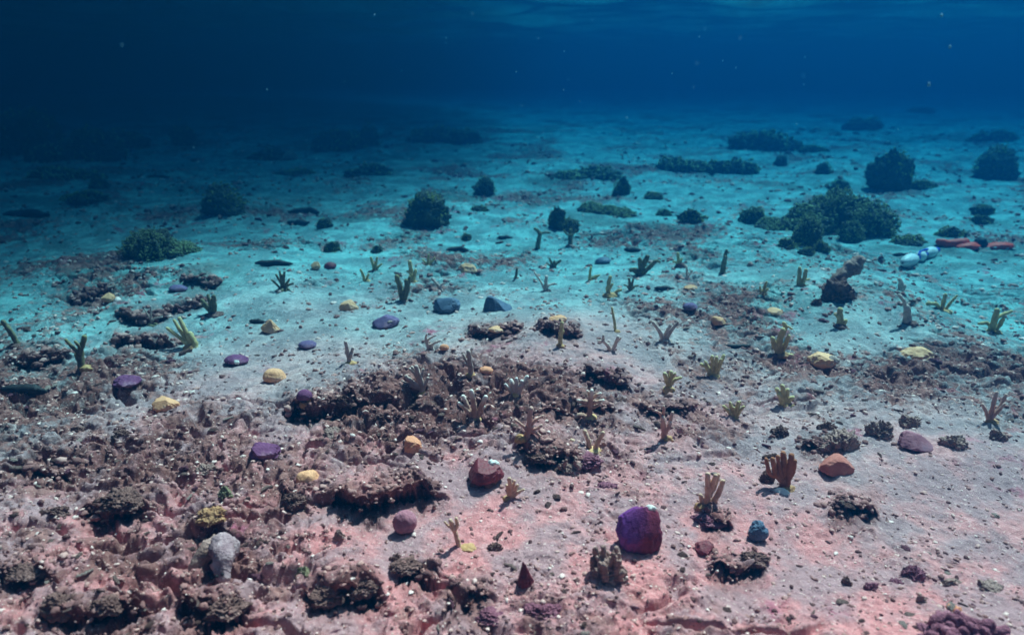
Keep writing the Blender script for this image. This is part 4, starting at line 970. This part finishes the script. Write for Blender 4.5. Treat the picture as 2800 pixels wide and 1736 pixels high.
# ------------------------------------------------------------------ coral rubble: the largest pieces one by one, the rest as one scatter
def rubble_shapes():
    out = []
    for i in range(9):
        V, Fc = blob(1, .55 + .08 * (i % 4), .42 + .07 * (i % 3), 3, .38, 1.4, .3, 900 + i * 7, .45, .12, i % 4); out.append((V, Fc))
    for i in range(5):
        b = .2 * (i - 2)
        V, Q, _ = tube([(-1, 0, .2), (-.4, b * .5, .28), (.3, b, .25), (1, b * .2 - .1, .2)], [.16, .24, .26, .2], 8, True, .3, i); out.append((V, Q))
    return out
SH = rubble_shapes(); RMESH = {}
def rmesh(i, skin):
    if (i, skin) not in RMESH: RMESH[i, skin] = mesh('coral_rubble', SH[i][0], SH[i][1], M(skin))
    return RMESH[i, skin]
RCOL = {'darkrock': 'blackish', 'purplerock': 'purple brown', 'rock': 'grey brown', 'palerock': 'pale pink'}
def zone(px, py):
    if py > 1380: return 'on the pink foreground, left part' if px < 950 else 'on the pink foreground, centre' if px < 1900 else 'on the pink sand, right part'
    if py > 1000: return 'in the left middle field' if px < 950 else 'among the central planted corals' if px < 1950 else 'in the rubbly right middle field'
    return 'on the bluish sand at left' if px < 950 else 'on the bluish sand in the centre' if px < 1950 else 'on the bluish sand at right'
rs = random.Random(11); n = 0; tries = 0
while n < 285 and tries < 9000:
    tries += 1
    px = rs.uniform(-20, 2820); py = 560 + 1190 * rs.random() ** .75
    x, y = flat(px, py); m = float(rough_mask(np.array([x]), np.array([y]))[0])
    if rs.random() > .12 + m: continue
    (X, Y, Z), mpp, a = place(px, py)
    wpx = rs.choice((16, 18, 20, 22, 26, 30, 36)) * (.75 + .35 * (py / 1736)) * rs.uniform(.8, 1.2)
    sc = wpx * mpp / 2
    r = rs.random(); skin = 'darkrock' if r < .42 else 'purplerock' if r < .66 else 'rock' if r < .88 else 'palerock'
    i = rs.randrange(14)
    o = add('coral_rubble', rmesh(i, skin), None, (X, Y, Z - sc * .12), rs.uniform(0, 6.28), (sc, sc, sc * rs.uniform(.75, 1.3)))
    shp = 'chunk' if i < 9 else 'finger shaped bit'
    tag(o, f'{RCOL[skin]} {shp} of coral rubble {zone(px, py)}', 'coral rubble', 'loose pieces of coral rubble', 'thing'); n += 1

def rubble_scatter(N=20000):
    r_ = np.random.RandomState(4)
    px = r_.uniform(-150, 2950, N * 4); py = 350 + 1490 * r_.rand(N * 4)
    b = -(py - 868) / F; sp, cp = math.sin(PITCH), math.cos(PITCH)
    dz = -sp + b * cp; t = -CAM_H / dz; x = (px - 1400) / F * t; y = (cp + b * sp) * t
    ex = []                                                          # broken bits crusting the rims of the ledges
    for g, H, rb, pit in LG:
        q = max(20, int(np.linalg.norm(g[-1] - g[0]) * 330)); u = r_.uniform(-.05, 1.05, q) * (len(g) - 1)
        ex.append(np.stack([np.interp(u, range(len(g)), g[:, 0]) + .012 * r_.randn(q), np.interp(u, range(len(g)), g[:, 1]) + .035 + .03 * r_.randn(q)], 1))
    ex = np.concatenate(ex)
    m = rough_mask(x, y); cl = sstep(-.05, .4, fbm2(x * 2.6, y * 2.6, 4, 51))
    k = np.where(r_.rand(N * 4) < .13 + .55 * m * cl + .25 * m)[0][:N]; x, y, t = x[k], y[k], t[k]
    big = np.concatenate([np.ones(len(k)), np.full(len(ex), 1.35)])
    x = np.concatenate([x, ex[:, 0]]); y = np.concatenate([y, ex[:, 1]]); t = np.concatenate([t, np.hypot(np.hypot(ex[:, 0], ex[:, 1]), CAM_H)]); N = len(x)
    z = height(x, y); size = (t / F) * np.exp(np.clip(r_.randn(N), -2, 1.5) * .45) * 3.3 * big
    v0, f0 = ico(1); st = r_.uniform(.55, 1.5, (N, 3)); st[:, 2] *= .7
    V = v0[None] * (1 + .22 * r_.randn(N, len(v0)))[:, :, None] * st[:, None, :] * size[:, None, None]
    a = r_.rand(N) * 6.28; c, s = np.cos(a)[:, None], np.sin(a)[:, None]
    V = np.stack([V[:, :, 0] * c - V[:, :, 1] * s, V[:, :, 0] * s + V[:, :, 1] * c, V[:, :, 2]], 2)
    V = V + np.stack([x, y, z], 1)[:, None, :]
    Fc = (f0[None] + (np.arange(N) * len(v0))[:, None, None]).reshape(-1, 3)
    m_, n_, l_, b_ = nodes('rubble'); at = n_.new('ShaderNodeAttribute'); at.attribute_name = 'tint'
    l_.new(ramp(n_, l_, at.outputs['Fac'], [(0, (.12, .05, .05)), (.4, (.34, .15, .14)), (.7, (.58, .31, .28)), (.9, (.75, .46, .42)), (1, (.88, .64, .60))]), b_.inputs['Base Color'])
    tc = n_.new('ShaderNodeTexCoord').outputs['Object']; bump(n_, l_, b_, noise_tex(n_, l_, tc, 300, 3), .6, .003); b_.inputs['Roughness'].default_value = .9
    tint = np.repeat(r_.rand(N) ** 1.5 * np.where(big > 1, .7, 1), len(v0))
    tag(add('rubble', mesh('rubble', V.reshape(-1, 3), Fc, m_, True, {'tint': tint})), 'fine coral rubble and grit strewn over the whole seabed', 'rubble', None, 'stuff')
rubble_scatter()

# ------------------------------------------------------------------ specks drifting in the water
SP = [(333,126,9),(1023,43,11),(1291,41,12),(1220,106,9),(1219,119,6),(730,247,10),(942,225,6),(1098,195,5),(541,445,8),(742,445,6),(865,436,6),(529,406,6),
      (1471,107,9),(1543,143,9),(1411,199,9),(1541,248,9),(1554,219,6),(1539,299,5),(1427,291,9),(1585,279,6),(1911,103,9),(1928,80,9),(2024,107,12),(1905,176,13),(1976,168,9),(2012,188,9),(1837,203,10),(1895,240,9),(2201,159,8),(2197,209,11),(2198,233,8),(2576,46,18),(2597,132,18),(2540,236,22),(1714,324,12),(2177,343,12),(1954,371,7),(1926,374,6),(1663,410,6),(1802,420,8),(2456,356,8),(1619,57,8)]
mt, nn, ll, bb = nodes('speck'); bb.inputs['Base Color'].default_value = (.10, .42, .62, 1); bb.inputs['Roughness'].default_value = .7
bb.inputs['Subsurface Weight'].default_value = .0
spm = mesh('drifting_speck', *blob(1, 1, 2.6, 2, .25, 1.2, seed=6), mt)
rs = random.Random(3)
for x, y, w_ in SP:
    d = ray(x, y); d = d / np.linalg.norm(d); D = rs.uniform(1.0, 2.2); p = d * D; sc = w_ * D / F * .15
    o = add('drifting_speck', spm, None, (p[0], p[1], CAM_H + p[2]), rs.uniform(0, 6), (sc, sc, sc)); o.rotation_euler = (rs.uniform(-.4, .4), rs.uniform(-.4, .4), 0)
    tag(o, 'larger soft pale fleck drifting in the water at far right' if w_ >= 18 else 'tiny bright speck drifting in the open blue water', 'speck', 'specks drifting in the water')
